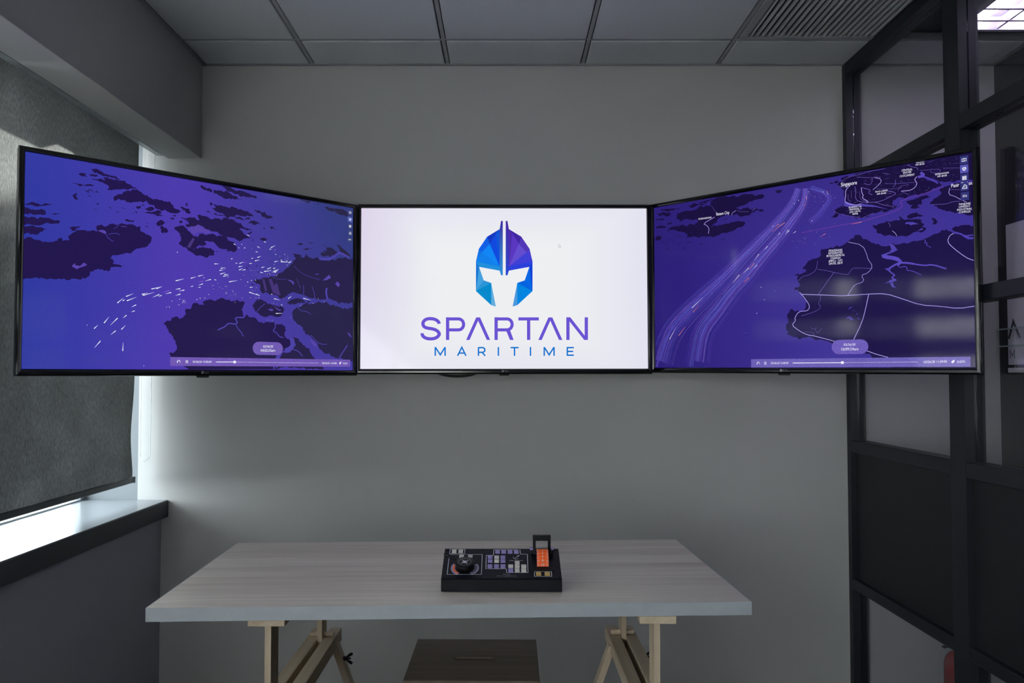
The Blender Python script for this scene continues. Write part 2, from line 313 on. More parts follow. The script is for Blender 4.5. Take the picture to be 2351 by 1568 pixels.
# traced screen and console artwork: units of 0.1 mm on the screen plane (console: 0.01 mm)
LEFT = {"land":[[-6045,630,-5914,724,-5822,715,-5717,661,-5505,607,-5317,637,-5102,700,-5079,778,-5008,819,-4959,779,-4970,716,-4763,767,-4802,879,-4693,1001,-4522,1132,-4347,1146,-4196,1133,-4044,1180,-3916,1168,-3939,1346,-3893,1371,-3582,1407,-3320,1448,-3054,1520,-2783,1528,-2535,1503,-2547,1357,-2394,1290,-2254,1250,-2169,1173,-2182,1056,-2361,818,-2388,791,-2772,642,-3227,443,-3451,408,-3528,293,-3383,210,-3434,135,-3249,125,-3115,81,-3301,41,-3433,18,-3510,-93,-3562,-140,-3692,-129,-3821,-108,-4000,-138,-4126,-219,-4125,-315,-4225,-406,-4474,-490,-4696,-492,-5060,-505,-5299,-525,-5429,-549,-5535,-519,-5721,-535,-5905,-577,-6045,-611],[-4136,3231,-4047,3219,-3867,3196,-3710,3113,-3526,3089,-3341,3079,-3220,2993,-3340,2995,-3525,3033,-3709,3043,-3865,3071,-4019,3085],[-4524,2981,-4374,3021,-4286,3010,-4323,2962,-4259,2904,-4372,2911,-4473,2935],[-4222,3007,-4044,3039,-3916,3020,-4043,2969,-4158,2963],[-4144,2868,-3965,2891,-3863,2931,-3707,2903,-3760,2983,-3604,3019,-3340,2980,-3072,2984,-2909,2898,-2662,2810,-2798,2773,-2961,2717,-3123,2705,-3335,2655,-3493,2596,-3650,2581,-3586,2670,-3627,2762,-3758,2810,-3913,2839],[-4692,2636,-4569,2644,-4368,2636,-4218,2676,-4052,2676,-4217,2626,-4368,2617,-4543,2612],[-4687,2241,-4625,2292,-4539,2320,-4575,2246,-4549,2167,-4499,2156,-4598,2113,-4648,2166],[-3437,2342,-3280,2494,-3121,2591,-2906,2655,-2798,2744,-2661,2767,-2522,2688,-2355,2614,-2214,2549,-2100,2523,-1901,2525,-1758,2488,-1555,2505,-1437,2404,-1392,2292,-1186,2248,-1288,2144,-1493,2114,-1697,2188,-1868,2134,-2040,2196,-2098,2304,-2239,2298,-2337,2355,-2352,2426,-2463,2336,-2518,2371,-2683,2325,-2847,2283,-3036,2277,-3145,2331,-3410,2262],[-2708,2141,-2654,2192,-2544,2208,-2571,2118,-2653,2083],[-2419,2140,-2294,2202,-2125,2227,-2082,2175,-2180,2103,-2320,2091],[-2417,1996,-2235,2028,-2095,2101,-1997,2144,-1824,2058,-1953,2013,-1781,1985,-1952,1946,-2079,1942,-2009,2002,-2207,1997],[-6045,1743,-5943,1791,-5805,1846,-5688,1821,-5430,1855,-5264,1854,-5430,1815,-5617,1761,-5733,1725,-5850,1752,-6045,1717],[-6045,1657,-5894,1627,-5731,1603,-5474,1635,-5449,1519,-5566,1476,-5799,1443,-5937,1436,-6045,1430],[-6045,1359,-5912,1334,-5798,1377,-5612,1403,-5423,1389,-5232,1362,-5064,1372,-5058,1278,-5326,1224,-5561,1166,-5724,1110,-6045,1090],[-6045,1051,-5908,1085,-5723,1070,-5560,1078,-5394,1033,-5534,935,-5673,838,-5835,818,-6045,803],[-4769,1182,-4622,1228,-4387,1306,-4498,1204,-4571,1112,-4694,1091,-4708,1149],[-3069,1660,-2975,1702,-2893,1670,-2730,1707,-2784,1613,-2920,1604,-3028,1623],[-2006,1704,-1950,1770,-1807,1805,-1720,1743,-1777,1676,-1891,1617,-1962,1579,-2011,1631],[-1904,1542,-1805,1629,-1661,1559,-1601,1434,-1773,1354,-1860,1416],[-5283,1556,-5164,1579,-5055,1583,-5163,1546],[-1187,2382,-1023,2362,-904,2364,-811,2197,-962,2190,-1112,2274],[-1010,2514,-921,2566,-934,2450,-994,2441],[-1463,2059,-1316,2065,-1360,2005],[-1549,1914,-1389,1951,-1461,1890],[-1183,2009,-990,2006,-808,1911,-989,1932],[-1226,1854,-1137,1896,-1122,1824,-1210,1797],[-485,3237,-424,3293,-300,3237,-113,3222,-18,3192,-33,3097,-112,3099,-329,3125],[13,3166,234,3202,426,3187,684,3151,881,3088,1112,2982,882,2969,557,2949,300,2996,30,3061],[327,3400,682,3400,1076,3340,1410,3284,1715,3204,1699,3122,1411,3124,1144,3130,814,3172,554,3239],[-170,2707,2,2656,-107,2609],[34,2670,303,2655,560,2631,884,2664,1082,2630,1382,2595,1483,2530,1585,2433,1283,2375,1018,2385,854,2346,692,2301,434,2318,178,2389,-12,2485,113,2580],[1617,2693,1891,2637,2168,2547,2413,2517,2308,2476,2378,2398,2099,2425,1926,2513],[-291,2413,-167,2385,-42,2327,-198,2335],[21,2321,306,2315,434,2287,179,2266],[-1180,1999,-837,2062,-625,2031,-503,2018,-566,2161,-258,2174,-102,2104,244,2167,499,2233,823,2169,1021,2102,1187,1982,1539,1901,1354,1861,1055,1965,1039,1852,1189,1745,1256,1675,1423,1616,1542,1567,1323,1572,1158,1489,895,1473,634,1520,441,1481,59,1665,-191,1694,-316,1754,-532,1847,-713,1717,-864,1697,-1014,1738,-865,1817,-926,1959],[-1397,1627,-1251,1676,-1013,1663,-832,1521,-558,1374,-406,1545,-190,1511,28,1569,313,1527,570,1450,798,1368,864,1235,947,1088,801,978,574,1031,318,1049,126,1181,-94,1263,-311,1252,-217,1172,-402,1090,-644,941,-735,916,-493,1019,-309,1024,-60,1037,97,932,36,757,-181,673,-398,711,-673,727,-855,843,-1065,954,-1229,1069,-1143,1273,-1218,1442,-1367,1542],[822,2294,1018,2353,1218,2255,1417,2378,1485,2308,1318,2269,1185,2219,986,2254],[1386,2151,1620,2294,1791,2238,1877,2153,1622,2103],[2240,2120,2380,2139,2592,2069,2416,2078],[1864,1606,2001,1671,2139,1639,2105,1570,1933,1550],[1355,1766,1523,1835,1523,1771,1389,1707],[1650,2858,1786,2862,1718,2830],[-1223,1859,-1135,1901,-1104,1845,-1193,1803],[3425,1578,3535,1624,3702,1610,3573,1552],[3926,1687,4153,1730,4096,1673],[3685,1425,3871,1496,4097,1477,3909,1416],[4664,3226,4977,3255,5375,3280,5759,3213,5821,3029,5376,3036,5057,3112],[3525,3400,3898,3382,4431,3328,4125,3332],[3208,1173,3464,1184,3649,1137,3355,1040],[4499,1261,4518,1348,4711,1386,4633,1462,4789,1480,4632,1667,4945,1634,5262,1497,5203,1318,5025,1351,5025,1248,4751,1236],[5221,1821,5501,1662,5582,1637,5826,1454,5990,1296,5623,1363,5422,1480,5401,1582],[3192,758,3282,932,3392,1042,3761,1087,3872,1226,3986,1121,4251,1131,4519,1091,4908,1063,5144,1121,5423,1246,5827,1225,6045,1288,6045,-588,5671,-633,5310,-621,5072,-534,4876,-461,4604,-531,4297,-534,3994,-504,3732,-439,3473,-358,3254,-341,3037,-455,2895,-596,2681,-610,2469,-495,2224,-464,1948,-452,1878,-298,1826,-126,1707,-104,1588,-50,1842,35,1978,126,2254,150,2429,213,2604,310,2816,427,3103,650],[-925,-1226,-969,-1362,-1041,-1544,-1188,-1611,-1306,-1528,-1451,-1594,-1624,-1691,-1723,-1812,-1621,-1953,-1474,-2153,-1326,-2382,-1251,-2557,-1264,-2704,-1379,-2824,-1524,-2827,-1479,-2972,-1229,-3204,-1022,-3276,-843,-3400,2629,-3378,2626,-2927,2731,-2828,2837,-2664,3015,-2596,3176,-2494,3175,-2265,2904,-2078,2920,-1687,2794,-1611,2529,-1639,2476,-1560,2128,-1577,1786,-1545,1515,-1431,1347,-1314,1265,-1428,1183,-1480,1182,-1417,1198,-1322,1130,-1138,1244,-943,1243,-833,784,-847,526,-827,430,-772,334,-754,240,-822,83,-899,20,-861,-366,-937,-273,-1043,-472,-1065,-640,-1000,-773,-1218,-923,-1242],[1848,-746,1578,-954,1647,-1108,1732,-1230,1920,-1331,2161,-1360,2352,-1309,2580,-1362,2792,-1286,2898,-1101,2861,-956,2719,-916,2577,-925,2472,-915,2331,-875,2158,-838],[3003,-768,3183,-642,3365,-580,3659,-594,4070,-616,3920,-710,3549,-733,3366,-811,3148,-857],[3477,-920,3697,-824,4071,-750,4374,-647,4798,-620,5073,-722,5390,-823,6045,-781,6045,-3014,5719,-2950,5319,-2921,5003,-2823,4653,-2694,4460,-2530,4306,-2298,4078,-2071,3815,-1914,3702,-1686,3480,-1596,3297,-1407,3241,-1213,3294,-1046],[3265,-2115,3558,-2254,3818,-2445,4043,-2639,4195,-2870,4309,-2969,4616,-3032,4656,-3369,2594,-3378,2697,-3023,2837,-2729,3088,-2724,3304,-2589,3412,-2422]],
 "water":[[-3891,1194,-3775,1228,-3684,1212,-3631,1126,-3709,1106,-3800,1150,-3877,1159],[-3186,1431,-2999,1442,-2985,1424,-3173,1411],[-4677,-84,-4617,8,-4568,27,-4579,-29,-4430,-42,-4357,34,-4332,69,-4282,63,-4218,20,-4305,-43,-4430,-96,-4528,-160,-4578,-124],[2194,-1076,2333,-1052,2438,-1062,2386,-1146,2298,-1119],[2525,-960,2649,-1050,2791,-1075,2684,-1113,2543,-1024],[-924,1689,-713,1732,-532,1832,-408,1757,-129,1671,-66,1587,-252,1549,-499,1594,-680,1450,-832,1551],[4078,-2138,4306,-2332,4364,-2498,4193,-2402,4079,-2271],[4600,234,4910,500,4989,370,4794,268],[5188,146,5306,259,5427,130,5347,21],[2998,133,3178,132,3324,62,3288,-57,3179,66],[5797,-1806,5919,-1905,6001,-2042,5919,-2010,5817,-1892],[4216,453,4445,508,4369,450]],"strip":[[1961,62,2047,85,2171,-354,2085,-393],[2220,84,2342,110,2466,-138,2518,-69,2589,-47,2734,-507,2609,-484,2416,-433],[3415,218,3451,211,3608,-147,3575,-157],[-946,982,-724,1339,-663,1286,-826,951]],
 "river":[[46,1182,-1448,1018,-1441,887,-1479,937,-1570,987,-1645,889,-1712,759,-1686,598,-1694,503,-1821,376,-1873,219,-1955],[31,922,-1726,1022,-1893,1121,-1983,1221,-2151],[36,2511,-1575,2530,-1768,2408,-1902,2584,-1960,2691,-2117,2869,-2144],[23,3477,-936,3625,-1060,3847,-1048,4073,-1169],[26,4077,-2004,4306,-2231,4536,-2359,4806,-2352],[46,5398,-2886,5557,-2677,5798,-2360],[83,4837,-515,4758,-248,4796,-58],[23,3732,-422,3750,-221,3730,-23],[23,4259,-520,4220,-287,4124,-59],[23,1732,-1214,1884,-1031,2089,-865],[130,2591,-2992,2661,-2830,2766,-2698],[182,2944,-2662,3195,-2559,3284,-2393,3229,-2165],[36,3304,-2605,3523,-2650,3709,-2861],[15,2394,162,2783,114,2961,162],[15,3320,704,3542,493,3990,333,4485,257],[20,-3670,1116,-3576,960,-3418,880],[18,-3578,1099,-3422,1161,-3263,1167,-3222,1116],[15,-3410,1303,-3240,1453],[67,2471,-3363,2488,-3283],[88,4442,1102,4791,1104,5065,1218,5302,1398,5402,1478,5868,1301]],
 "ship":[[-3259,-1174,-3075,-999],[-3087,-1090,-3021,-1038],[-2982,-936,-2753,-829],[-2953,-1081,-2656,-942],[-2465,-829,-2286,-767],[-2437,-864,-2062,-733],[-1891,-796,-2116,-911],[-1820,-826,-1919,-868],[-1490,-700,-1677,-758],[-2148,-624,-1795,-512],[-1979,-599,-1795,-512],[-1320,-268,-1041,-177],[-1170,-538,-1317,-578],[-1028,-578,-1213,-627],[-1168,-736,-1329,-792],[-2667,-1208,-2807,-1288],[-2713,-1416,-2813,-1458],[-2974,-1580,-3079,-1681],[-3668,-1866,-3521,-1656],[-3257,-1693,-3480,-1941],[-3974,-2064,-3860,-1949],[-3120,-2057,-2996,-1920],[-3312,-2121,-3460,-2252],[-3781,-2478,-3965,-2709],[-3073,-2778,-3063,-2505],[-1317,-270,-1038,-178],[-784,-135,-598,-65],[-513,-34,-323,25],[-56,-116,-266,-188],[-357,-302,-509,-359],[-448,-430,-524,-445],[-721,-412,-796,-442],[-1167,-536,-1329,-572],[-1025,-579,-1196,-621],[-1171,-729,-1326,-793],[86,469,244,485],[324,323,484,369],[278,242,420,279],[310,112,492,193],[454,113,614,127],[423,39,631,103],[649,-143,967,-70],[1440,-473,1864,-579],[1727,-525,1881,-569],[92,-113,164,-128],[1370,-84,1387,-120],[722,718,780,734],[902,571,968,587],[1050,579,1198,651],[1018,451,1173,491],[1035,333,1167,402],[1267,371,1134,327],[1448,619,1559,636],[1531,817,1598,840],[1767,880,1910,946],[1666,742,1863,794],[1941,507,2061,557],[2045,373,2340,432],[2183,482,2339,551],[2426,521,2514,562],[2427,408,2638,508],[2463,378,2621,474],[2498,372,2638,524],[2477,785,2636,834],[2743,812,3174,838],[3101,815,3192,890],[2760,879,2778,799],[2993,886,3000,821],[1891,326,2011,305],[1472,-291,1590,-266],[2470,-650,2699,-690],[3074,-600,3218,-491],[3733,-549,4070,-606],[2771,-864,2825,-893],[2544,-1218,2827,-1196],[2346,-488,2398,-477],[2511,1074,2546,1091],[815,1285,896,1264],[1764,1290,1867,1254],[2316,1320,2498,1422],[2264,1256,2351,1259],[1698,1091,1783,1084],[2037,1514,2123,1492],[1356,1687,1440,1650],[1227,1188,1277,1181],[-1285,751,-1264,729]],
 "shipp":[[-1549,-631,-1778,-721],[-343,-201,-511,-245],[1198,632,1357,673],[2457,1223,2534,1280]],
 "dot":[[-4190,-1966,-4190,-1966],[-1635,-1217,-1635,-1217],[-1537,-1209,-1537,-1209],[-1208,-1109,-1208,-1109],[-1443,-1000,-1443,-1000],[-1076,-1027,-1076,-1027],[-1059,-981,-1059,-981],[-1181,-915,-1181,-915],[-2380,-3286,-2380,-3286],[-1205,-1113,-1205,-1113],[-1079,-1028,-1079,-1028],[-1038,-996,-1038,-996],[-1163,-915,-1163,-915],[-313,-77,-313,-77],[1104,-27,1104,-27],[1219,155,1219,155],[1520,-24,1520,-24],[1689,6,1689,6],[599,32,599,32],[484,338,484,338],[446,288,446,288],[349,381,349,381],[882,-894,882,-894],[2155,-1489,2155,-1489],[2249,-1484,2249,-1484],[2388,-1494,2388,-1494],[3158,-1358,3158,-1358],[1482,-676,1482,-676],[1704,-660,1704,-660],[1830,-652,1830,-652],[1160,-704,1160,-704],[4165,-728,4165,-728],[3609,-836,3609,-836],[4404,-517,4404,-517],[4682,-627,4682,-627],[2859,-605,2859,-605],[-444,-828,-444,-828],[-559,-884,-559,-884],[-266,-810,-266,-810],[-131,-670,-131,-670],[548,-331,548,-331],[277,-368,277,-368],[0,-340,0,-340],[54,-458,54,-458],[3012,707,3012,707],[3035,972,3035,972],[2901,1116,2901,1116],[2453,679,2453,679],[1012,1164,1012,1164],[1126,1312,1126,1312],[1528,1193,1528,1193]],
 "cluster":[[2323,350,245,34],[2920,944,253,22],[717,-572,195,22],[1721,279,204,12],[-1118,-1001,148,12],[1506,-294,202,8],[2542,-927,177,10],[268,-390,254,6],[3875,724,113,0]],
 "text":[[2015,-2554,2430,-2538,83,"02/26/20",0],[1917,-2715,2519,-2697,101,"04:02:55am",0],[-693,-3161,-4,-3154,71,"02/26/20 12:00:00",0],[4585,-3154,5272,-3154,68,"02/26/20 11:59:00",0],[5559,-3145,5793,-3149,55,"0.03X",0],[5832,2022,5947,2035,56,"EN",0]],
 "bar":[-1488,-2966,5922,-2964,5923,-3259,-1485,-3279],
 "pill":[1590,-2369,2845,-2333,2848,-2810,1593,-2832],
 "icons":[[5787,3288,6013,3321,6013,3109,5788,3077],[5788,2997,6014,3028,6014,2817,5789,2787],[5789,2710,6015,2740,6015,2529,5790,2499],[5790,2422,6016,2451,6016,2240,5791,2213],[5791,2143,6016,2170,6017,1959,5792,1933]],
 "slide":[158,-3122,882,-3117,4417,-3122],
 "reload":[-1192,-3125],"pause":[-903,-3122],"rocket":[5439,-3112]}
RIGHT = {"land":[[-4897,2962,-4454,3072,-3904,3095,-3367,3085,-3288,3291,-3099,3380,-2545,3343,-2004,3308,-1476,3290,-1235,3219,-998,3118,-1135,3044,-1480,3016,-1726,2940,-2009,2885,-2189,2846,-1833,2794,-1380,2728,-1038,2630,-1141,2549,-1485,2582,-1766,2492,-2014,2478,-2264,2594,-2554,2618,-2737,2594,-2997,2530,-3074,2373,-3301,2269,-2926,2287,-2704,2291,-2412,2319,-2123,2330,-1805,2206,-1913,2090,-2199,2045,-2562,1943,-2931,1888,-3305,1867,-3686,1912,-4230,1943,-4467,1972,-4386,2065,-4544,2188,-4945,2324,-5354,2428,-5106,2502,-4660,2513,-4068,2402,-3910,2518,-4221,2662,-4699,2657,-4940,2794],[-5848,3130,-5346,3112,-5182,3019,-5472,2989,-5764,3012],[-5762,3260,-5344,3270,-4773,3222,-4854,3164,-5263,3171],[-5977,2934,-5515,2889,-5557,2824,-5893,2852],[-4372,3267,-3902,3265,-3517,3208,-4059,3169],[-5393,2644,-5186,2687,-5146,2612,-5311,2581],[-5985,2152,-5565,2138,-5776,1986,-5987,2028],[-592,3244,-294,3243,-394,3150,-527,3171],[-3901,3299,-3440,3314,-3175,3358,-3517,3259],[-5980,2614,-5685,2612,-5435,2527,-5728,2511],[1769,3059,1915,2961,2002,2858,2028,2588,1996,2386,1877,2285,1668,2226,1697,2102,1606,1996,1516,1978,1754,1961,1814,2041,2135,1952,2565,1805,2763,1807,3016,1916,3237,1942,3509,1932,3671,1965,3793,2046,3621,2171,3649,2252,3864,2332,4153,2328,4542,2337,4847,2398,5173,2536,4802,2735,4447,2906,4550,2944,4853,2781,5199,2613,5444,2585,5686,2584,6045,2544,6045,3400,5212,3400,4196,3400,3121,3400,2558,3381,2154,3320,1890,3262,1977,3188],[1472,3213,1801,3247,1800,3173,1532,3173],[4790,1982,4867,2039,4969,2132,5145,2268,5072,2362,5221,2446,5394,2472,5685,2504,6045,2464,6045,1434,5813,1482,5550,1545,5259,1654,5038,1767,4865,1916],[4072,2159,4307,2179,4489,2234,4694,2271,4857,2232,4743,2167,4538,2116,4563,2029,4434,1993,4483,1875,4354,1852,4200,1917,4253,2006,4124,2081],[4078,1627,4170,1712,4429,1689,4696,1597,4530,1578,4299,1582,4142,1576],[2955,1527,3368,1539,3585,1538,3772,1556,3879,1584,3814,1691,3880,1654,3985,1569,4168,1544,4529,1482,4502,1389,4629,1344,4551,1258,4677,1187,4472,1074,4160,1015,3791,1012,3497,1096,3116,1213,3008,1399],[4834,1523,4933,1454,5019,1334,4931,1264,4830,1277,4907,1349],[5421,1051,5568,1127,5784,1139,6045,1064,6045,747,5850,798,5708,895,5517,959],[2471,1220,2973,886,3247,754,3571,619,3520,781,3894,753,4235,798,4596,839,4976,958,5176,1055,5396,987,5660,847,5801,724,6045,666,6045,-3400,3567,-3400,2890,-3050,2640,-2917,1603,-2548,1001,-2414,537,-2310,437,-2306,310,-2364,56,-2265,-153,-2181,-103,-2074,-215,-1931,-196,-1792,-115,-1749,-159,-1437,37,-1230,292,-1336,450,-1329,563,-1167,550,-922,395,-728,271,-535,111,-509,272,-459,368,-389,275,-197,150,29,342,12,564,85,596,159,424,226,631,418,819,552,1097,584,1147,851,1405,853,1560,867,2123,1041]],
 "water":[[4009,1398,4062,1461,4271,1433,4450,1340,4243,1353,4191,1332,4140,1389],[4395,1112,4550,1203,4575,1144],[3506,782,3627,769,3771,555,3650,498,3461,447,3242,384,3243,441,3516,526,3571,605],[3345,-30,3508,-31,3534,-104,3426,-109],[3502,-441,3637,-410,3730,-474,3582,-518,3311,-540,3475,-482],[3501,-540,3609,-535,3634,-649,3713,-712,3579,-688],[2104,-1357,2148,-1286,2250,-1283,2177,-1326,2124,-1364],[2239,-1394,2348,-1443,2262,-1424],[2376,-1503,2427,-1543,2386,-1561],[1998,-1675,2086,-1614,2173,-1624,2229,-1700,2301,-1718,2200,-1748,2114,-1666],[2388,-1663,2487,-1697,2472,-1740],[2055,2465,1967,2434,2400,2281,2599,2266,2543,2318,3102,2148,3510,1960,3102,2105,2542,2216,2140,2246,1965,2316]],
 "river":[[128,3284,408,3432,345,3621,303,3793,229],[100,3767,238,3859,167,3845,112,3751,65],[61,3845,118,4095,88,4276,37],[44,4250,45,4404,-2,4659,-54,4761,-30,4985,-92,5084,-142,5255,-212],[61,3778,104,3617,35,3481,-52],[39,3453,-83,3546,-190,3639,-255,3666,-299,3571,-348,3597,-392,3717,-458],[22,3751,45,3842,-47,3935,-22,4014,-21,4066,-82,4052,-164,4169,-175,4298,-228,4400,-292,4502,-356],[19,4596,811,4671,761,4594,701,4721,687,4644,627,4807,526],[25,5517,945,5708,868,5802,750,6037,669],[28,5802,763,5897,792,6045,787],[28,4448,2934,4702,2862,4877,2749,5050,2583],[84,4526,3045,4652,2926,4447,2906]],
 "road":[[20,395,-713,1079,-780,1680,-844,1921,-870,2781,-866,3360,-885,3867,-1087,4462,-1345,5090,-1422,5576,-1521,6045,-1469],[20,333,-632,520,-859,688,-1113,702,-1235,607,-1337,292,-1336,129,-1574,176,-1668,13,-1831,283,-2041,564,-2203,875,-2258,1658,-2488,2072,-2646,2472,-2741,2725,-2832,3030,-2951,3411,-3061],[20,2803,-867,2689,-1388,2570,-1817,2247,-2475,2188,-2590],[13,1608,-13,1023,-771],[10,1020,150,1339,76,1638,-25,2048,-134,2136,-112,2254,83,2512,60,2933,7],[14,2096,-858,2215,-661,2332,-508,2675,-419,2551,-191,2791,-139,2962,76,2784,353,2772,475,2622,853,2122,1012],[10,1024,452,974,124,724,-21,410,-71,307,-215],[10,1099,-807,1128,-944,1019,-1088,1124,-1215,1016,-1329,799,-1409,390,-1511],[8,724,-1950,908,-2032,940,-1943],[8,908,-2032,983,-2186,1139,-1995],[8,471,-2124,597,-2082,876,-2167,844,-2242],[18,5492,908,5369,856,5293,662,5460,441,5839,81,6038,-18],[14,3607,1224,3713,1126,3751,1023],[11,3476,1524,3556,1415,3528,1361],[20,2179,2977,2060,2848,2057,2613,2026,2470,2112,2368,2400,2267,2600,2295],[20,2608,2862,2619,2671,2675,2575,2617,2496,2840,2332,2770,2299],[13,2380,2943,2421,2790,2389,2502,2544,2362,2965,2284,3269,2281,3597,2401,3759,2461,3653,2549,3492,2589],[13,2608,2862,2832,2767,2916,2710,2831,2637,2969,2543],[18,4422,2925,4343,2869,4368,2767,4419,2717,4365,2587,4208,2501,3919,2520],[14,3033,3138,3253,3057,3279,2938,3111,2794,2999,2725],[11,2977,3133,2976,3004,2890,2888,2695,2993],[10,1918,3183,2154,3305,2557,3323,2897,3378,3394,3375],[11,4116,3384,4271,3272,4452,3211,4438,3130],[8,3414,2858,3790,2800,4342,2744],[10,3739,2945,3737,2775,3655,2704],[8,2442,3255,2894,3148,3254,3114],[8,3338,3242,3554,3147],[11,3049,2286,3376,2122,3646,2054,3645,1983],[8,2621,1797,3016,1916],[8,1668,2196,1697,2102,2135,1937,2565,1805],[8,4832,3059,4856,2973,5055,2924,5156,3001,5057,3060,4857,3082],[14,5392,2391,5353,2181,5534,2099,5677,1983,5866,1860],[10,4840,1933,5287,1880,5459,1935,5676,1916],[8,3813,2537,3841,2645,3949,2712,4159,2705],[8,3919,2506,4154,2370],[7,2146,2717,2143,2481,2258,2434],[7,2263,2816,2260,2552],[7,2549,2711,2546,2478,2714,2365],[7,3111,2736,3493,2660,3921,2632],[7,3382,2549,3598,2486],[7,1799,3069,1974,2951,2149,2952],[18,-3146,2617,-3680,2419,-3490,2327,-3396,2180,-3437,1984],[14,-2372,2577,-2371,2675,-2190,2748],[13,-1520,2635,-1380,2712],[7,-2118,2737,-2083,2683,-1659,2623],[7,-3291,3107,-3143,2884,-3032,2735],[7,4502,3119,4857,3082],[8,5206,3060,5451,3029,5692,2985],[7,5392,2337,5682,2285]],"red":[431,1543,1360,1609,2131,1658,2591,1656,3013,1744,3697,1863,3938,1983,3939,2067,3848,2193,4257,2270,4695,2340,4948,2409,5222,2460],
 "trails":[[320,3206,235,2802,-10,2497,-474,2093,-812,1758,-1573,1176,-2108,712,-2730,177,-3560,-428,-4263,-961,-4745,-1352,-5195,-1749,-5489,-2264,-5747,-2962,-5878,-3400],[604,3159,662,2798,501,2454,48,2023,-217,1622,-821,1094,-1303,603,-1690,188,-2409,-407,-2816,-875,-3193,-1323,-3613,-1672,-3849,-2136,-3973,-2810,-4057,-3400],[792,3144,1281,2913,1519,2665,1427,2499,1118,2152,744,1900]],
 "ship":[[-2096,206,-2369,-82],[-1687,446,-1918,256],[-1338,526,-1461,409],[-1258,934,-1457,714],[-904,1192,-1023,1084],[-397,1644,-481,1560],[-37,1677,-185,1571],[-69,1712,-152,1645],[219,1621,106,1566],[-659,1944,-693,1917],[-4224,-953,-3715,-569],[838,1948,822,1905],[346,2769,339,2730],[185,2670,169,2642],[728,3017,712,2989],[1251,2933,1281,2898],[1431,2829,1446,2811],[-1362,-1314,-1396,-1338],[-1048,-816,-1082,-836],[-1178,-330,-1212,-350],[-5323,-2216,-4991,-1722]],
 "orange":[[-1458,601,-1670,363],[-212,2002,-712,1730],[-443,1979,-576,1886],[-1691,65,-1905,-102],[-4179,-1136,-3873,-881],[632,2864,636,2695],[597,2593,549,2524],[1321,1403,1168,1331],[1403,2923,1432,2859],[-4874,-2072,-4549,-1721],[2591,1656,2247,1628]],
 "dot":[[-624,-525,-624,-525],[244,1034,244,1034],[533,1352,533,1352],[1219,1249,1219,1249],[1075,1221,1075,1221],[1069,1896,1069,1896],[741,1672,741,1672],[1656,1734,1656,1734],[920,1094,920,1094],[1138,1319,1138,1319],[383,1240,383,1240],[468,1194,468,1194],[562,1152,562,1152],[580,1294,580,1294],[-624,-525,-624,-525],[-1841,-2056,-1841,-2056]],
 "cluster":[[1064,2675,544,60],[798,1284,551,20]],
 "text":[[1901,3008,2462,2997,133,"Singapore",0],[3937,3178,4283,3164,68,"CENTRAL",0],[3975,3090,4248,3081,67,"WATER",0],[3873,2995,4345,2974,67,"CATCHMENT",0],[4389,3367,4633,3357,33,"TENGAH",0],[4370,3298,4653,3285,50,"AIR BASE",0],[4967,2871,5380,2866,54,"SEMBAWANG",0],[5028,2795,5320,2787,54,"AIR BASE",0],[3075,2604,3486,2595,54,"PAYA LEBAR",0],[3121,2522,3431,2513,54,"AIR BASE",0],[2168,2192,2604,2181,59,"RUNWAY 3 &",0],[2173,2112,2597,2103,59,"TERMINAL 5",0],[2195,2026,2582,2021,59,"(U/C UNTIL",0],[2286,1949,2481,1945,58,"2030)",0],[1439,737,1920,725,72,"PENGERANG",0],[1428,648,1927,635,72,"INTEGRATED",0],[1355,554,2005,541,72,"PETROCHEMICAL",0],[1495,456,1863,449,72,"COMPLEX",0],[1434,366,1929,354,72,"(PIPC) - U/C",0],[1441,273,1919,261,72,"UNTIL 2019",0],[5441,2391,6030,2392,118,"Pasir Gudan",0],[5645,1784,5983,1771,64,"TANJUNG",0],[5649,1703,5977,1692,64,"LANGSAT",0],[5599,1616,6028,1597,64,"INDUSTRIAL",0],[5646,1529,5986,1513,64,"COMPLEX",0],[-3878,2602,-3278,2591,68,"DURIANGKANG",0],[-3063,2666,-2480,2657,113,"Batam City",0],[1920,-2637,2331,-2640,79,"02/26/20",0],[1836,-2806,2429,-2804,100,"10:09:24am",0],[-816,-3272,-125,-3269,75,"02/26/20 12:00:00",0],[4536,-3261,5234,-3248,77,"02/26/20 11:59:00",0],[5530,-3258,5765,-3251,70,"0.03X",0],[5766,2030,5880,2018,75,"EN",0]],
 "bar":[-1626,-3083,5910,-3062,5905,-3378,-1630,-3400],
 "pill":[1500,-2426,2767,-2459,2760,-2933,1494,-2917],
 "icons":[[5705,3371,5943,3325,5939,3065,5701,3109],[5706,3084,5943,3040,5940,2780,5702,2822],[5708,2789,5946,2747,5942,2487,5704,2527],[5709,2505,5947,2465,5943,2205,5705,2243],[5709,2205,5947,2167,5943,1907,5705,1943]],
 "slide":[37,-3236,1868,-3231,4357,-3222],
 "reload":[-1334,-3239],"pause":[-1041,-3237],"rocket":[5405,-3217]}
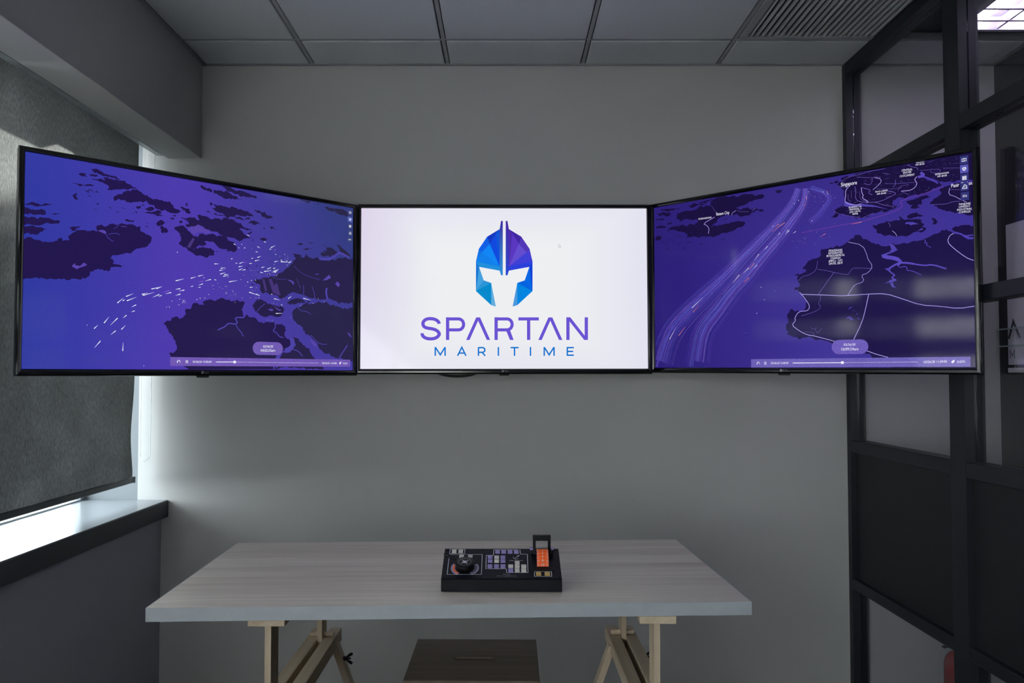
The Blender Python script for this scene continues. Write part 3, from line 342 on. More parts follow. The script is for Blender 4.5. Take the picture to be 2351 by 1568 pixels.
CENTRE = {"facets":[[-195,2518,-724,2195,-618,1888,-351,2335],[-351,2335,-195,2518,-197,921],[-351,2335,-197,921,-618,1888],[-724,2195,-618,1888,-949,1528,-1077,1673],[-618,1888,-197,921,-949,1528],[-1077,1673,-949,1528,-1199,1136],[-949,1528,-197,921,-1199,1136],[-1199,1136,-197,921,-197,744,-1066,905],[-1199,1136,-1066,905,-1199,-123],[-1066,905,-869,332,-1199,-123],[-869,332,-555,225,-1199,-123],[-1199,-123,-555,225,-555,-721],[-555,225,-359,-780,-555,-721]],
 "facets_r":[[195,2519,723,2196,616,1889,349,2336],[349,2336,195,2519,192,922],[349,2336,192,922,616,1889],[723,2196,616,1889,946,1529,1074,1674],[616,1889,192,922,946,1529],[1074,1674,946,1529,1196,1137],[946,1529,192,922,1196,1137],[1196,1137,192,922,192,745,1061,906],[1196,1137,1061,906,1192,-123],[1061,906,862,332,1192,-123],[862,332,548,225,1192,-123],[1192,-123,548,225,546,-721],[548,225,349,-780,546,-721]],
 "crest":[-136,2869,-61,2869,-64,546,-139,546,-197,744,-195,2518],"crest_r":[136,2869,62,2869,58,546,133,546,192,745,195,2519],
 "strokes":[[138,-2747,-1509,-2753,-1480,-2769,-1442,-2795,-1406,-2831,-1373,-2875,-1345,-2925,-1322,-2982,-1305,-3041,-1295,-3103,-1291,-3180,-1292,-3228,-1298,-3273,-1311,-3314,-1330,-3351,-1353,-3382,-1382,-3406,-1414,-3422,-1449,-3430,-1485,-3430,-1522,-3422,-1559,-3388,-1621,-3314,-1669,-3208,-1695,-3059,-1717,-2932,-1749,-2826,-1807,-2762,-1876,-2748,-1912,-2747,-1923,-2746,-1935,-2751,-1935,-2758,-1975,-2776,-2014,-2807,-2050,-2847,-2081,-2897,-2107,-2954,-2126,-3015,-2138,-3079,-2142,-3132,-2142,-3202,-2137,-3269,-2123,-3329,-2101,-3380,-2071,-3421,-2034,-3448,-1993,-3460,-1950,-3458,-1906],[138,-2391,-2190,-2393,-1233],[132,-2392,-1302,-1931,-1302,-1931,-1302,-1876,-1310,-1825,-1333,-1781,-1370,-1747,-1418,-1726,-1474,-1718,-1534,-1725,-1594,-1747,-1650,-1780,-1698,-1824,-1734,-1875,-1757,-1930,-1765,-1930,-1765,-2391,-1765],[138,-349,-2192,-348,-1233],[132,-348,-1303,114,-1303,114,-1303,169,-1311,220,-1334,264,-1371,298,-1419,319,-1475,326,-1535,319,-1595,297,-1651,264,-1699,219,-1735,168,-1758,113,-1766,113,-1766,-349,-1766],[132,592,-1303,1454,-1303],[138,1023,-1303,1021,-2192],[138,2679,-2194,2684,-1234],[138,3455,-2194,3461,-1235]],
 "solids":[[-1611,-2191,-1188,-1238,-1108,-1377,-1468,-2191],[1430,-2193,1859,-1240,1938,-1378,1573,-2193],[-1188,-1238,-1023,-1239,-599,-2191,-742,-2191,-1108,-1377],[1859,-1240,2024,-1240,2445,-2193,2301,-2193,1938,-1378],[76,-1804,230,-1756,389,-2192,235,-2192],[2614,-1234,2785,-1234,3524,-2194,3365,-2194]],
 "sub":[[60,-2908,-2858,-2909,-2487],[60,-2495,-2859,-2496,-2487],[60,-2898,-2508,-2696,-2816,-2506,-2509],[60,-1971,-2859,-1791,-2499,-1616,-2860],[60,-1913,-2743,-1680,-2743],[60,-1092,-2860,-1092,-2499],[60,-1092,-2515,-896,-2515,-827,-2563,-827,-2659,-896,-2712,-1092,-2711],[60,-938,-2712,-811,-2860],[60,-254,-2861,-254,-2489],[60,261,-2516,600,-2516],[60,425,-2516,424,-2861],[60,1098,-2862,1099,-2490],[60,1677,-2863,1678,-2491],[60,2091,-2863,2092,-2491],[60,1689,-2512,1884,-2820,2082,-2512],[60,2649,-2863,2650,-2491],[60,2650,-2518,2927,-2518],[60,2650,-2677,2899,-2678],[60,2649,-2837,2925,-2837]],"cursor":[10,2294,1890,2293,1745,2331,1777,2362,1718,2384,1734,2357,1788,2400,1793,2294,1890]}
CONSOLE = {"white":[[-13769,12068,-12539,13682],[-11976,12068,-10715,13682],[-11636,9673,-10364,11160],[-9224,9673,-7971,11160],[-2017,9304,-701,10755],[-1992,7327,-689,8906],[3576,6696,4877,8083],[1799,4941,3114,6397],[3554,4941,4846,6397],[5292,4941,6646,6397],[3529,2952,4813,4617],[5251,2952,6599,4617]],
 "lilac":[[-1786,11785,-490,13427],[-99,11785,1209,13427],[1658,11785,2978,13427],[3397,11785,4729,13427],[-3789,9304,-2502,10755],[-3749,7327,-2475,8906],[-296,9304,1013,10755],[-287,7327,1011,8906],[-3783,4794,-2492,6486],[-2029,4794,-725,6486],[-292,4794,1025,6486],[1790,2952,3095,4617]],
 "yellow":[[9120,1370,10465,2865],[11411,1370,12805,2865]],
 "outline":[[-14413,11473,-5345,11473,-5343,2011,-14387,2011,-14413,11473],[-2160,13840,5089,13840,5170,11692,7079,11536,7038,2817,1321,2817,1242,4566,-4201,4566,-4207,11068,-2299,11068,-2160,13840],[-14339,14063,-10245,14063,-10266,11943,-14375,11943,-14339,14063],[8743,3252,13265,3252,13209,1096,8665,1096,8743,3252]],
 "pts":{"dial":[-9850,5310],"dialbase":[-9822,5155],"arcl":[-13577,5748],"anchor":[4104,10138],"t1":[2141,8392,5745,8605],"t2":[320,1953,2403,2125],"t3":[-1255,1210,3976,1438],"slotTL":[9762,14865],"slotBR":[12670,5599],"slotBL":[9454,5599],"cheekTL":[8133,14640],"cheekBR":[14373,3834],"hnd0":[-12139,6422],"hnd1":[-15238,7447]}}


# ------------------------------------------------------------------ the setting
FL = -.08          # floor level
CZ = 2.708          # ceiling height
YW = 3.51           # back wall
def struct(o): o['kind'] = 'structure'; return o
struct(MB().box((-2.02, -3.6, FL - .06), (2.36, YW + .1, FL)).build('floor', M_floor))
struct(MB().box((-1.62, YW, FL), (2.36, YW + .12, 2.9)).build('wall_back', M_wall))
struct(MB().box((-1.95, -3.72, FL), (2.36, -3.6, 2.9)).build('wall_rear', M_rear))
wl = MB().box((-2.02, -3.6, FL), (-1.514, YW, .694)).box((-2.02, -3.6, 2.45), (-1.508, YW, 2.9)).box((-2.02, 2.28, .768), (-1.64, 2.40, 2.45)).box((-1.86, 1.44, .768), (-1.735, 1.56, 2.45)).box((-1.86, .40, .768), (-1.735, .52, 2.45))
struct(wl.build('wall_left', M_wall_shade))
struct(MB().box((-1.508, -3.6, 2.287), (-1.356, YW, 2.9)).build('trim_1', M_wall, bevel=.003))   # the boxed beam above the window
sl = struct(empty('trim_2'))                                                                      # the window sill
MB().box((-1.86, -3.6, .745), (-1.487, YW, .768)).build('sill_board', M_sill, sl, bevel=.002)
MB().box((-1.503, -3.6, .694), (-1.483, YW, .7655)).build('sill_edge', M_fascia, sl, bevel=.0015)
# window: frame, panes
wn = struct(empty('window_1', (-1.88, 0, 0)))
MB().box((-.012, YW, .694), (.26, YW + .12, 2.9)).build('jamb', M_jamb, wn)
f = MB().box((-.03, -3.6, 2.40), (.03, YW, 2.45)).box((-.012, -3.6, .745), (.03, YW, .775))
f.build('window_frame', M_alu, wn, bevel=.003)
for y in (YW - .012, 1.50, .45, -1.0, -2.4):
    MB().box((-.012, y - .025, .775), (.03, y + .012 if y > 3 else y + .025, 2.40)).build('mullion', M_alu, wn, bevel=.003)
for a, b in ((2.40, YW - .037), (1.525, 2.28), (.475, 1.475), (-.975, .425), (-2.375, -1.025), (-3.6, -2.425)):
    MB().box((-.003, a, .775), (.003, b, 2.40)).build('glass_pane', M_glass, wn)

# ceiling: plenum slab, grid, tiles
ce = struct(MB().box((-1.51, -3.6, CZ + .045), (2.36, YW, CZ + .12)).build('ceiling', M_plenum))
PX = .606; GX = -.2545; RY = 3.243; TY = .606
xs = [GX + PX * k for k in range(-2, 5)]
ys = [RY - TY * k for k in range(0, 12)]
g = MB()
for x in xs:
    if -1.356 < x < 2.2: g.box((x - .008, -3.6, CZ + .004), (x + .008, YW, CZ + .03))
for y in ys: g.box((-1.356, y - .008, CZ + .0045), (2.2, y + .008, CZ + .0305))
g.box((-1.356, YW - .018, CZ - .002), (2.2, YW, CZ + .03)).box((-1.356, -3.6, CZ - .002), (-1.338, YW, CZ + .03)).box((2.182, -3.6, CZ - .002), (2.2, YW, CZ + .03))
g.build('grid_bar', M_tbar, ce)
tiles = {}
def tile(x0, x1, y0, y1):
    wd, dp = round(x1 - x0, 4), round(y1 - y0, 4)
    if wd < .03 or dp < .03: return
    k = (wd, dp)
    if k not in tiles:
        tiles[k] = MB().box((0, 0, 0), (wd, dp, .016)).build('tile', M_ceil, ce, bevel=.0025, seg=1); o = tiles[k]
    else:
        o = tiles[k].copy(); COL.objects.link(o)
    o.location = (x0, y0, CZ)
gap = .0125
edges_x = [-1.338] + [x for x in xs if -1.33 < x < 2.15] + [2.182]
edges_y = [YW - .018] + ys
for j in range(len(edges_y) - 1):
    for i in range(len(edges_x) - 1):
        a = edges_x[i] + (gap if i else .002); b = edges_x[i+1] - (gap if i + 1 < len(edges_x) - 1 else .002)
        c = edges_y[j+1] + gap; d = edges_y[j] - (gap if j else .002)
        if j >= 1 and abs(edges_x[i] - (GX + 2*PX)) < .01 and j <= 2: continue      # the air grille sits here
        if j in (1, 2) and edges_x[i] > 1.5: continue                                # the corridor luminaire sits here
        tile(a, b, c, d)

# ------------------------------------------------------------------ air grille
gx0, gx1 = GX + 2*PX + .012, GX + 3*PX - .012; gy1 = RY - .012; gy0 = RY - 2*TY + .012
gr = tag(empty('air_grille', (gx0, gy0, CZ)), 'grey aluminium linear air grille set into the ceiling beside the glass partition', 'air vent')
W_, D_ = gx1 - gx0, gy1 - gy0
MB().box((0,0,-.004),(W_,.03,.012)).box((0,D_-.03,-.004),(W_,D_,.012)).box((0,.03,-.004),(.03,D_-.03,.012)).box((W_-.03,.03,-.004),(W_,D_-.03,.012)).build('grille_frame', M_tbar, gr, bevel=.002)
MB().box((0,0,.040),(W_,D_,.044)).build('duct_back', M_tvback, gr)  # black sheet standing in for the shade of a deeper duct
nb = 21; bl = None
for k in range(nb):
    x = .03 + (W_ - .06) * (k + .5) / nb
    if bl is None:
        bl = MB().box((-.004, .03, -.002), (.004, D_ - .03, .013)).build('blade', M_blade, gr); o = bl
    else: o = bl.copy(); COL.objects.link(o)
    o.location = (x, 0, 0)
MB().box((.03, .62*D_, .027), (W_-.03, .62*D_+.006, .034)).build('cross_bar', M_tbar, gr)

# ------------------------------------------------------------------ glass partition on the right
XP = 1.517; XQ = 1.585
pa = struct(empty('wall_right', (0, 0, 0)))
posts = [(3.475, YW), (2.61, 2.70), (1.72, 1.81), (.83, .92), (-.06, .03), (-.95, -.86), (-1.84, -1.75), (-2.73, -2.64), (-3.6, -3.53)]
def post(y0, y1):
    m = MB().box((XP, y0, FL), (XP + .030, y1, CZ)).box((XP + .030, y0 + .003, FL), (XP + .036, y1 - .003, CZ)).box((XP + .036, y0, FL), (XQ, y1, CZ))
    m.build('post', M_frame, pa)
for y0, y1 in posts: post(y0, y1)
rails = [(2.655, CZ), (2.136, 2.189), (1.556, 1.606), (.982, 1.032), (.388, .432), (FL, -.03)]
for k in range(len(posts) - 1):
    a, b = posts[k+1][1], posts[k][0]
    for j, (z0, z1) in enumerate(rails):
        if j == 2 and k == 0: continue
        m = MB().box((XP, a, z0), (XP + .030, b, z1)).box((XP + .030, a, z0 + .003), (XP + .036, b, z1 - .003)).box((XP + .036, a, z0), (XQ, b, z1))
        m.build('rail', M_frame, pa, bevel=.0015, seg=1)
    for z0, z1 in ([(-.03, .388), (1.032, 2.136), (2.189, 2.655)] if k == 0 else [(-.03, .388), (1.032, 1.556), (1.606, 2.136), (2.189, 2.655)]):
        MB().box((XP + .030, a, z0), (XP + .036, b, z1)).build('glass_pane', M_glass_in, pa)
    MB().box((XP + .022, a, .432), (XP + .044, b, .982)).build('solid_panel', M_panel, pa)

# corridor beyond
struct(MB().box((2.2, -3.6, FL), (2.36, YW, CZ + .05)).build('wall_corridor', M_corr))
lt = tag(empty('ceiling_light', (1.80, 2.05, CZ)), 'louvred fluorescent ceiling light glowing lilac white in the corridor behind the glass', 'ceiling light', 'corridor ceiling lights')
def luminaire(root, tube):
    Lx, Ly = .36, 1.10
    MB().box((0,0,-.004),(Lx,.02,.04)).box((0,Ly-.02,-.004),(Lx,Ly,.04)).box((0,.02,-.004),(.02,Ly-.02,.04)).box((Lx-.02,.02,-.004),(Lx,Ly-.02,.04)).box((0,0,.04),(Lx,Ly,.044)).build('housing', M_lum, root)
    for x in (.10, .26):
        MB().tube([(x, .04, .025), (x, Ly - .04, .025)], .009, 10).build('tube', tube, root)
    for x in (.18,):
        MB().box((x-.004, .02, 0), (x+.004, Ly-.02, .036)).build('louvre_spine', M_lum, root)
    k = 0
    y = .10
    while y < Ly - .05:
        MB().box((.02, y, -.002), (Lx-.02, y + .012, .012)).build('louvre_blade', M_lum, root); y += .10
luminaire(lt, M_tube)
l2 = tag(empty('ceiling_light', (1.80, .85, CZ)), None, 'ceiling light', 'corridor ceiling lights'); luminaire(l2, M_tube2)
l2['label'] = 'louvred corridor ceiling light mirrored as a row of lit cells in the left screen'
l_fill = copy_tree(l2); l_fill.location = (1.80, -.45, CZ)  # third luminaire, added out of view to brighten the corridor wall
l_fill['label'] = 'added unseen louvred ceiling light that brightens the corridor wall'
ex = tag(empty('fire_extinguisher', (1.765, 3.12, FL)), 'small red fire extinguisher standing on the floor behind the glass partition', 'fire extinguisher')
MB().lathe([(.044, 0), (.047, .006), (.047, .27), (.042, .294), (.030, .312), (.014, .322)], (0,0,0), 32).build('cylinder', M_red, ex)
MB().lathe([(.014, .32), (.014, .342), (.009, .345), (.009, .360)], (0,0,0), 16).build('valve', M_brass, ex)
MB().box((-.05, -.007, .360), (.03, .007, .367)).beam((.0, 0, .348), (-.055, 0, .338), .014, .006).build('lever', M_steel, ex)
MB().tube([(.012, 0, .342), (.045, 0, .338), (.058, 0, .30), (.057, 0, .20)], .006, 10).build('hose', M_tvback, ex)
wb = tag(empty('wall_sign', (2.2, 0, 0)), 'white sign with dark letters on the dark corridor wall behind the glass', 'sign')
MB().box((-.012, 2.55, 1.362), (0, 3.432, 1.972)).build('board', M_board, wb, bevel=.001)
MB().box((-.014, 2.55, 1.329), (0, 3.432, 1.349)).build('ledge', M_board, wb)
MB().box((-.0135, 2.5, 1.349), (-.001, 3.45, 1.362)).build('dark_rail', M_frame, wb)
m = MB()
def sign_poly(pts, mi): m.add([(-.0128, y, z) for y, z in pts], [tuple(range(len(pts)))], mi=mi)
def sign_stroke(pts, wd, mi):
    v, fz = stroke(pts, wd); m.add([(-.0128, y, z) for y, z in v], fz, mi=mi)
sign_stroke([(3.425, 1.475), (3.392, 1.548), (3.350, 1.475)], .013, 0)
sign_stroke([(3.418, 1.39), (3.418, 1.425), (3.403, 1.40), (3.388, 1.425), (3.388, 1.39)], .006, 1)
m.build('lettering', [M_boardtxt, M_boardtxt2], wb)
for z in (1.519, 1.444):
    MB().box((-.017, 2.3, z - .003), (-.0005, 3.503, z + .003)).build('pale_strip', M_strip, wb)

# outside
struct(MB().box((-60, -60, -3.6), (-2.05, 60, -3.5)).build('exterior_ground', M_gravel))
tr = tag(empty('tree', (-5.2, 9.65, -3.5)), 'leafy tree outside the window whose crown shades the lower roller blind', 'tree')
MB().tube([(1.0,.4,0),(1.02,.42,4.0),(.8,.35,6.2),(.2,0,7.5)], [.15,.12,.10,.06], 12).build('trunk', M_bark, tr)
cr = MB(); rr = random.Random(5)
for k in range(4200):
    a = rr.uniform(0, 2*pi); e = rr.uniform(-1, 1); q = rr.random() ** .4; sq = math.sqrt(1 - e*e)
    p = Vector((1.1*q*sq*cos(a), 1.6*q*sq*sin(a), 7.55 + .70*q*e)); s_ = rr.uniform(.05, .10)
    u = Vector((rr.uniform(-1,1), rr.uniform(-1,1), rr.uniform(-1,1))).normalized(); v = u.orthogonal().normalized()
    cr.add([p - u*s_, p + v*s_*.5, p + u*s_, p - v*s_*.5], [(0,1,2,3)])
tag(cr.build('crown', M_leaf, tr), kind='stuff')

# ------------------------------------------------------------------ roller blind
rb = tag(empty('roller_blind', (-1.6, 0, 0)), 'dark grey woven roller blind lowered over the window beside the left screen', 'blind')
YB0, YB1 = 2.42, 3.435
m = MB(); ny, nz = 24, 40
def yedge(t):    # t 0 bottom .. 1 top: the cut edge of the cloth wanders a little
    return YB1 + (-.030 * math.exp(-((t - .12) / .10) ** 2) if t > .02 else -.012) - .004
vs = []
for j in range(nz + 1):
    t = j / nz; z = .872 + t * (2.40 - .872)
    for i in range(ny + 1):
        s_ = i / ny; y = YB0 + s_ * (yedge(t) - YB0)
        x = .004 * sin(s_ * 9 + t * 3) * (1 - t) + .003 * sin(s_ * 23 + 1) * (1 - t)
        vs.append((x, y, z))
m.add(vs, [(j*(ny+1)+i, j*(ny+1)+i+1, (j+1)*(ny+1)+i+1, (j+1)*(ny+1)+i) for j in range(nz) for i in range(ny)], smooth=True)
m.build('blind_cloth', M_blind, rb)
bb = MB().box((-.006, YB0, .855), (.008, YB1 - .016, .880)).build('bottom_bar', M_dark_alu, rb, bevel=.004)
MB().box((-.008, YB1 - .016, .853), (.010, YB1 - .008, .882)).build('end_cap', M_alu, bb, bevel=.002)
MB().tube([(.0, YB0, 2.43), (.0, YB1, 2.43)], .018, 16).build('roller_tube', M_alu, rb)
MB().box((.040, -.2+YB0-.0, 2.300), (.070, YW - .002, 2.316)).build('head_rail', M_alu, rb, bevel=.002)
m = MB()
xa, xb, yc, zb = .048, .004, 3.478, .965
path = [(xa, yc, 2.32 - .012*k) for k in range(int((2.32 - zb) / .012))]
path += [((xa+xb)/2 + (xa-xb)/2*cos(t), yc - .02*sin(t), zb - .022*sin(t)) for t in [pi*k/7 for k in range(8)]]
path += [(xb, yc, zb + .012*k) for k in range(int((2.32 - zb) / .012))]
m.tube(path, .0009, 5, cap=False)
for p in path:
    x, y, z = p; r = .0024
    m.add([(x,y,z+r),(x+r,y,z),(x,y+r,z),(x-r,y,z),(x,y-r,z),(x,y,z-r)], [(0,1,2),(0,2,3),(0,3,4),(0,4,1),(5,2,1),(5,3,2),(5,4,3),(5,1,4)], smooth=True)
m.build('bead_chain', M_white, rb)
# banded blinds further along the window, seen mirrored in the right screen
zspec = [(1.52, 2.275, .80, 'banded zebra blind on the window section nearest the grey roller blind'),
         (.47, 1.49, .80, 'banded zebra blind on the middle window section behind the photographer'),
         (-.96, .44, .80, 'widest banded zebra blind near the rear of the window')]
for y0, y1, zlow, lab in zspec:
    z = tag(empty('zebra_blind', (-1.70, y0, 0)), lab, 'blind', 'zebra blinds along the window')
    MB().box((-.02, 0, 2.37), (.03, y1 - y0, 2.43)).build('head_rail', M_alu, z, bevel=.004)
    zz = zlow
    while zz < 2.34:
        top = min(zz + .14, 2.37) if zz < 1.85 else 2.37      # topmost bands closed to keep light off the upper back wall
        MB().box((-.001, 0, zz), (.001, y1 - y0, top)).build('opaque_band', M_zebra, z)
        if top < 2.37: MB().box((-.0007, 0, top), (.0007, y1 - y0, min(zz + .28, 2.37))).build('sheer_band', M_sheer, z)
        zz += .28 if top < 2.37 else 9

# ------------------------------------------------------------------ screens
def tv_matrix(p):
    x, y, z, yaw, tilt, roll = p
    r = Vector((cos(yaw), sin(yaw), 0)); n = Vector((sin(yaw), -cos(yaw), 0)); u = Vector((0, 0, 1))
    u2 = u * cos(tilt) + n * sin(tilt); r2 = r * cos(roll) + u2 * sin(roll); u3 = -r * sin(roll) + u2 * cos(roll)
    b = u3.cross(r2)
    return Matrix(((r2.x, b.x, u3.x, x), (r2.y, b.y, u3.y, y), (r2.z, b.z, u3.z, z), (0, 0, 0, 1)))
SW, SH = .605, .3403
def make_tv(p, label, logo_x=0):
    t = tag(empty('wall_screen', M=tv_matrix(p)), label, 'screen', 'row of three wall screens')
    bz, bb_ = .018, .023; X, T, B = SW + bz, SH + .017, -SH - bb_
    m = MB()   # bezel: ring with a rounded glossy front, standing a little proud of the screen
    prof_in = [(-SW, -SH), (SW, -SH), (SW, SH), (-SW, SH)]; prof_out = [(-X, B), (X, B), (X, T), (-X, T)]
    def ring(f, y): return [(a[0] + (b[0]-a[0])*f, y, a[1] + (b[1]-a[1])*f) for a, b in zip(prof_in, prof_out)]
    rs = [ring(0, .004), ring(0, -.002), ring(.16, -.007), ring(.40, -.010), ring(.72, -.0095), ring(.92, -.006), ring(1, 0), ring(1, .012)]
    vs = [v for r in rs for v in r]
    m.add(vs, [(i*4+k, (i+1)*4+k, (i+1)*4+(k+1)%4, i*4+(k+1)%4) for i in range(len(rs)-1) for k in range(4)])
    m.build('bezel', M_tvblack, t)
    m = MB(); m.box((-X + .002, .006, B + .002), (X - .002, .030, T - .002)); m.box((-.40, .030, -.30), (.40, .060, .16))
    m.build('rear_housing', M_tvback, t, bevel=.004)
    MB().box((logo_x - .022, -.006, B - .006), (logo_x + .020, .010, B + .002)).build('sensor_tab', M_tvback, t, bevel=.003)
    m = MB(); v, f_, wd, h = text_geo('LG'); k = .0085 / h
    m.add([(logo_x + .002 + a*k, -.0106, B + .0085 + b_*k) for a, b_ in v], f_)
    c = [(logo_x - .007 + .0052*cos(2*pi*i/20), -.0106, B + .0127 + .0052*sin(2*pi*i/20)) for i in range(20)]
    m.add(c, [tuple(range(20))]); m.build('maker_mark', M_mark, t)
    br = MB()
    return t
def flat(m, pts, lay, col): m.add([(x*1e-4, -lay*1.5e-4, z*1e-4) for x, z in pts], [tuple(range(len(pts)))], col=col)
def line(m, pts, wd, lay, col, closed=False):
    v, f_ = stroke(pts, wd, closed); m.add([(x*1e-4, -lay*1.5e-4, z*1e-4) for x, z in v], f_, col=col)
def words(m, T_, lay, col):
    x0, z0, x1, z1, h, s, _ = T_; v, f_, wd, th = text_geo(s); L = hypot(x1-x0, z1-z0); sx = L / wd; sz = h / (text_geo('H')[3]); ca, sa = (x1-x0)/L, (z1-z0)/L
    m.add([((x0 + (a*sx)*ca - (b_*sz)*sa)*1e-4, -lay*1.5e-4, (z0 + (a*sx)*sa + (b_*sz)*ca)*1e-4) for a, b_ in v], f_, col=col)
def grid(m, fn, nx=28, nz=16):
    vs = [(-SW + 2*SW*i/nx, 0, -SH + 2*SH*j/nz) for j in range(nz+1) for i in range(nx+1)]
    cs = [rgb(*fn(i/nx, j/nz)) for j in range(nz+1) for i in range(nx+1)]
    n = len(m.v); m.v += vs
    for j in range(nz):
        for i in range(nx):
            q = (j*(nx+1)+i, j*(nx+1)+i+1, (j+1)*(nx+1)+i+1, (j+1)*(nx+1)+i)
            m.f.append(tuple(n+a for a in q)); m.sm.append(False); m.mi.append(0); m.c.append([cs[a] for a in q])
def mixc(a, b, t): t = max(0, min(1, t)); return tuple(x + (y-x)*t for x, y in zip(a, b))
def streak(m, q, w0, w1, lay, c0, c1):
    x0, z0, x1, z1 = q; L = hypot(x1-x0, z1-z0) or 1; nx, nz = -(z1-z0)/L, (x1-x0)/L
    dx, dz = (x1-x0)/L, (z1-z0)/L
    pts = [(x0 + nx*w0, z0 + nz*w0), (x0 - dx*w0, z0 - dz*w0), (x0 - nx*w0, z0 - nz*w0), (x1 - nx*w1, z1 - nz*w1), (x1 + nx*w1, z1 + nz*w1)]
    m.add([(x*1e-4, -lay*1.5e-4, z*1e-4) for x, z in pts], [(0, 1, 2, 3, 4)], col=[list(c) for c in (c0, c0, c0, c1, c1)])
def dot(m, x, z, r, lay, col, n=8): flat(m, [(x + r*cos(2*pi*i/n), z + r*sin(2*pi*i/n)) for i in range(n)], lay, col)
def controls(m, D, barc, pillc, icc, ich, seed):
    W = rgb(232, 232, 245)
    flat(m, pairs(D['bar']), 6, barc)
    a = pairs(D['pill']); xs_ = [p[0] for p in a]; zs = [p[1] for p in a]; x0, x1, z0, z1 = min(xs_), max(xs_), min(zs), max(zs); r = (z1-z0)/2
    pts = [(x0 + r + r*cos(pi/2 + pi*i/14), (z0+z1)/2 + r*sin(pi/2 + pi*i/14)) for i in range(15)] + [(x1 - r + r*cos(-pi/2 + pi*i/14), (z0+z1)/2 + r*sin(-pi/2 + pi*i/14)) for i in range(15)]
    flat(m, pts, 6, pillc)
    for i, b in enumerate(D['icons']):
        b = pairs(b); cx = sum(p[0] for p in b)/4; cz = sum(p[1] for p in b)/4; h = (b[0][1]-b[3][1])/2; wdt = (b[1][0]-b[0][0])/2
        flat(m, [(cx-wdt, cz+h), (cx+wdt, cz+h), (cx+wdt, cz-h), (cx-wdt, cz-h)], 7, ich if i == 1 else icc)
        k = h*.45
        if i == 0:
            line(m, [(cx-k, cz+k*.7), (cx+k, cz+k*.7), (cx+k, cz-k*.7), (cx-k, cz-k*.7)], h*.12, 8, W, True); line(m, [(cx, cz+k), (cx, cz-k)], h*.12, 8, W)
        if i == 1:
            flat(m, [(cx + k*1.1*cos(pi/2 + pi*j/3), cz + k*1.1*sin(pi/2 + pi*j/3)) for j in range(6)], 8, W)
            for j in range(3): line(m, [(cx, cz), (cx + k*cos(pi/6 + 2*pi*j/3 + pi), cz + k*sin(pi/6 + 2*pi*j/3 + pi))], h*.13, 9, ich)
        if i == 2:
            flat(m, [(cx-k, cz+k*1.05), (cx+k, cz+k*1.05), (cx+k, cz-k*1.05), (cx-k, cz-k*1.05)], 8, W)
            for j in range(4): line(m, [(cx+k*.1, cz+k*(.7-.45*j)), (cx+k*.8, cz+k*(.7-.45*j))], h*.09, 9, icc)
            line(m, [(cx-k*.25, cz+k), (cx-k*.25, cz-k)], h*.09, 9, icc)
        if i == 3:
            line(m, [(cx-k*.7, cz+k*.1), (cx, cz+k*1.2), (cx+k*.9, cz+k*.5), (cx+k*1.1, cz-k), (cx-k*1.1, cz-k*.9)], h*.14, 8, W, True)
            dot(m, cx+k*.1, cz-k*.1, h*.13, 8, W)
    s = pairs(D['slide']); dim = mixc(barc, W, .5)
    line(m, [s[0], s[1]], 26, 8, W); line(m, [s[1], s[2]], 16, 7, dim)
    x, z = s[1]; flat(m, [(x-48, z+48), (x+48, z+48), (x+48, z-48), (x-48, z-48)], 8, W)
    x, z = pairs(D['reload'])[0]; line(m, [(x + 48*cos(a_), z + 48*sin(a_)) for a_ in [radians(215 - 20*j) for j in range(14)]], 18, 8, W)
    flat(m, [(x-70, z-5), (x-10, z+5), (x-52, z-50)], 8, W)
    x, z = pairs(D['pause'])[0]
    for d in (-26, 26): flat(m, [(x+d-12, z+55), (x+d+12, z+55), (x+d+12, z-55), (x+d-12, z-55)], 8, W)
    x, z = pairs(D['rocket'])[0]; flat(m, [(x+55, z+60), (x+35, z-10), (x+5, z-35), (x-5, z-60), (x-25, z-35), (x-50, z-50), (x-35, z-20), (x-60, z+5), (x-35, z+8), (x-5, z+40)], 8, W)

def coast(p, rnd, amt=.13, stop=42):
    """roughen a traced shoreline by midpoint displacement; edges that lie on the screen border stay straight"""
    out = []
    def sub(a, b):
        L = hypot(b[0]-a[0], b[1]-a[1])
        edge = (abs(a[0]) > 5980 and abs(b[0]) > 5980) or (abs(a[1]) > 3370 and abs(b[1]) > 3370)
        if L < stop or edge: out.append(a); return
        k = rnd.gauss(0, amt) * min(L, 260); m_ = ((a[0]+b[0])/2 - (b[1]-a[1])/L*k, (a[1]+b[1])/2 + (b[0]-a[0])/L*k)
        m_ = (max(-6045, min(6045, m_[0])), max(-3400, min(3400, m_[1])))
        sub(a, m_); sub(m_, b)
    for a, b in zip(p, p[1:] + p[:1]): sub(a, b)
    return out
def smooth(p, n=2):
    for _ in range(n):
        q = [p[0]]
        for a, b in zip(p, p[1:]): q += [(a[0]*.75+b[0]*.25, a[1]*.75+b[1]*.25), (a[0]*.25+b[0]*.75, a[1]*.25+b[1]*.75)]
        p = q + [p[-1]]
    return p
def inside(x, y, p):
    c = False
    for (x0, y0), (x1, y1) in zip(p, p[1:] + p[:1]):
        if (y0 > y) != (y1 > y) and x < (x1-x0)*(y-y0)/(y1-y0) + x0: c = not c
    return c
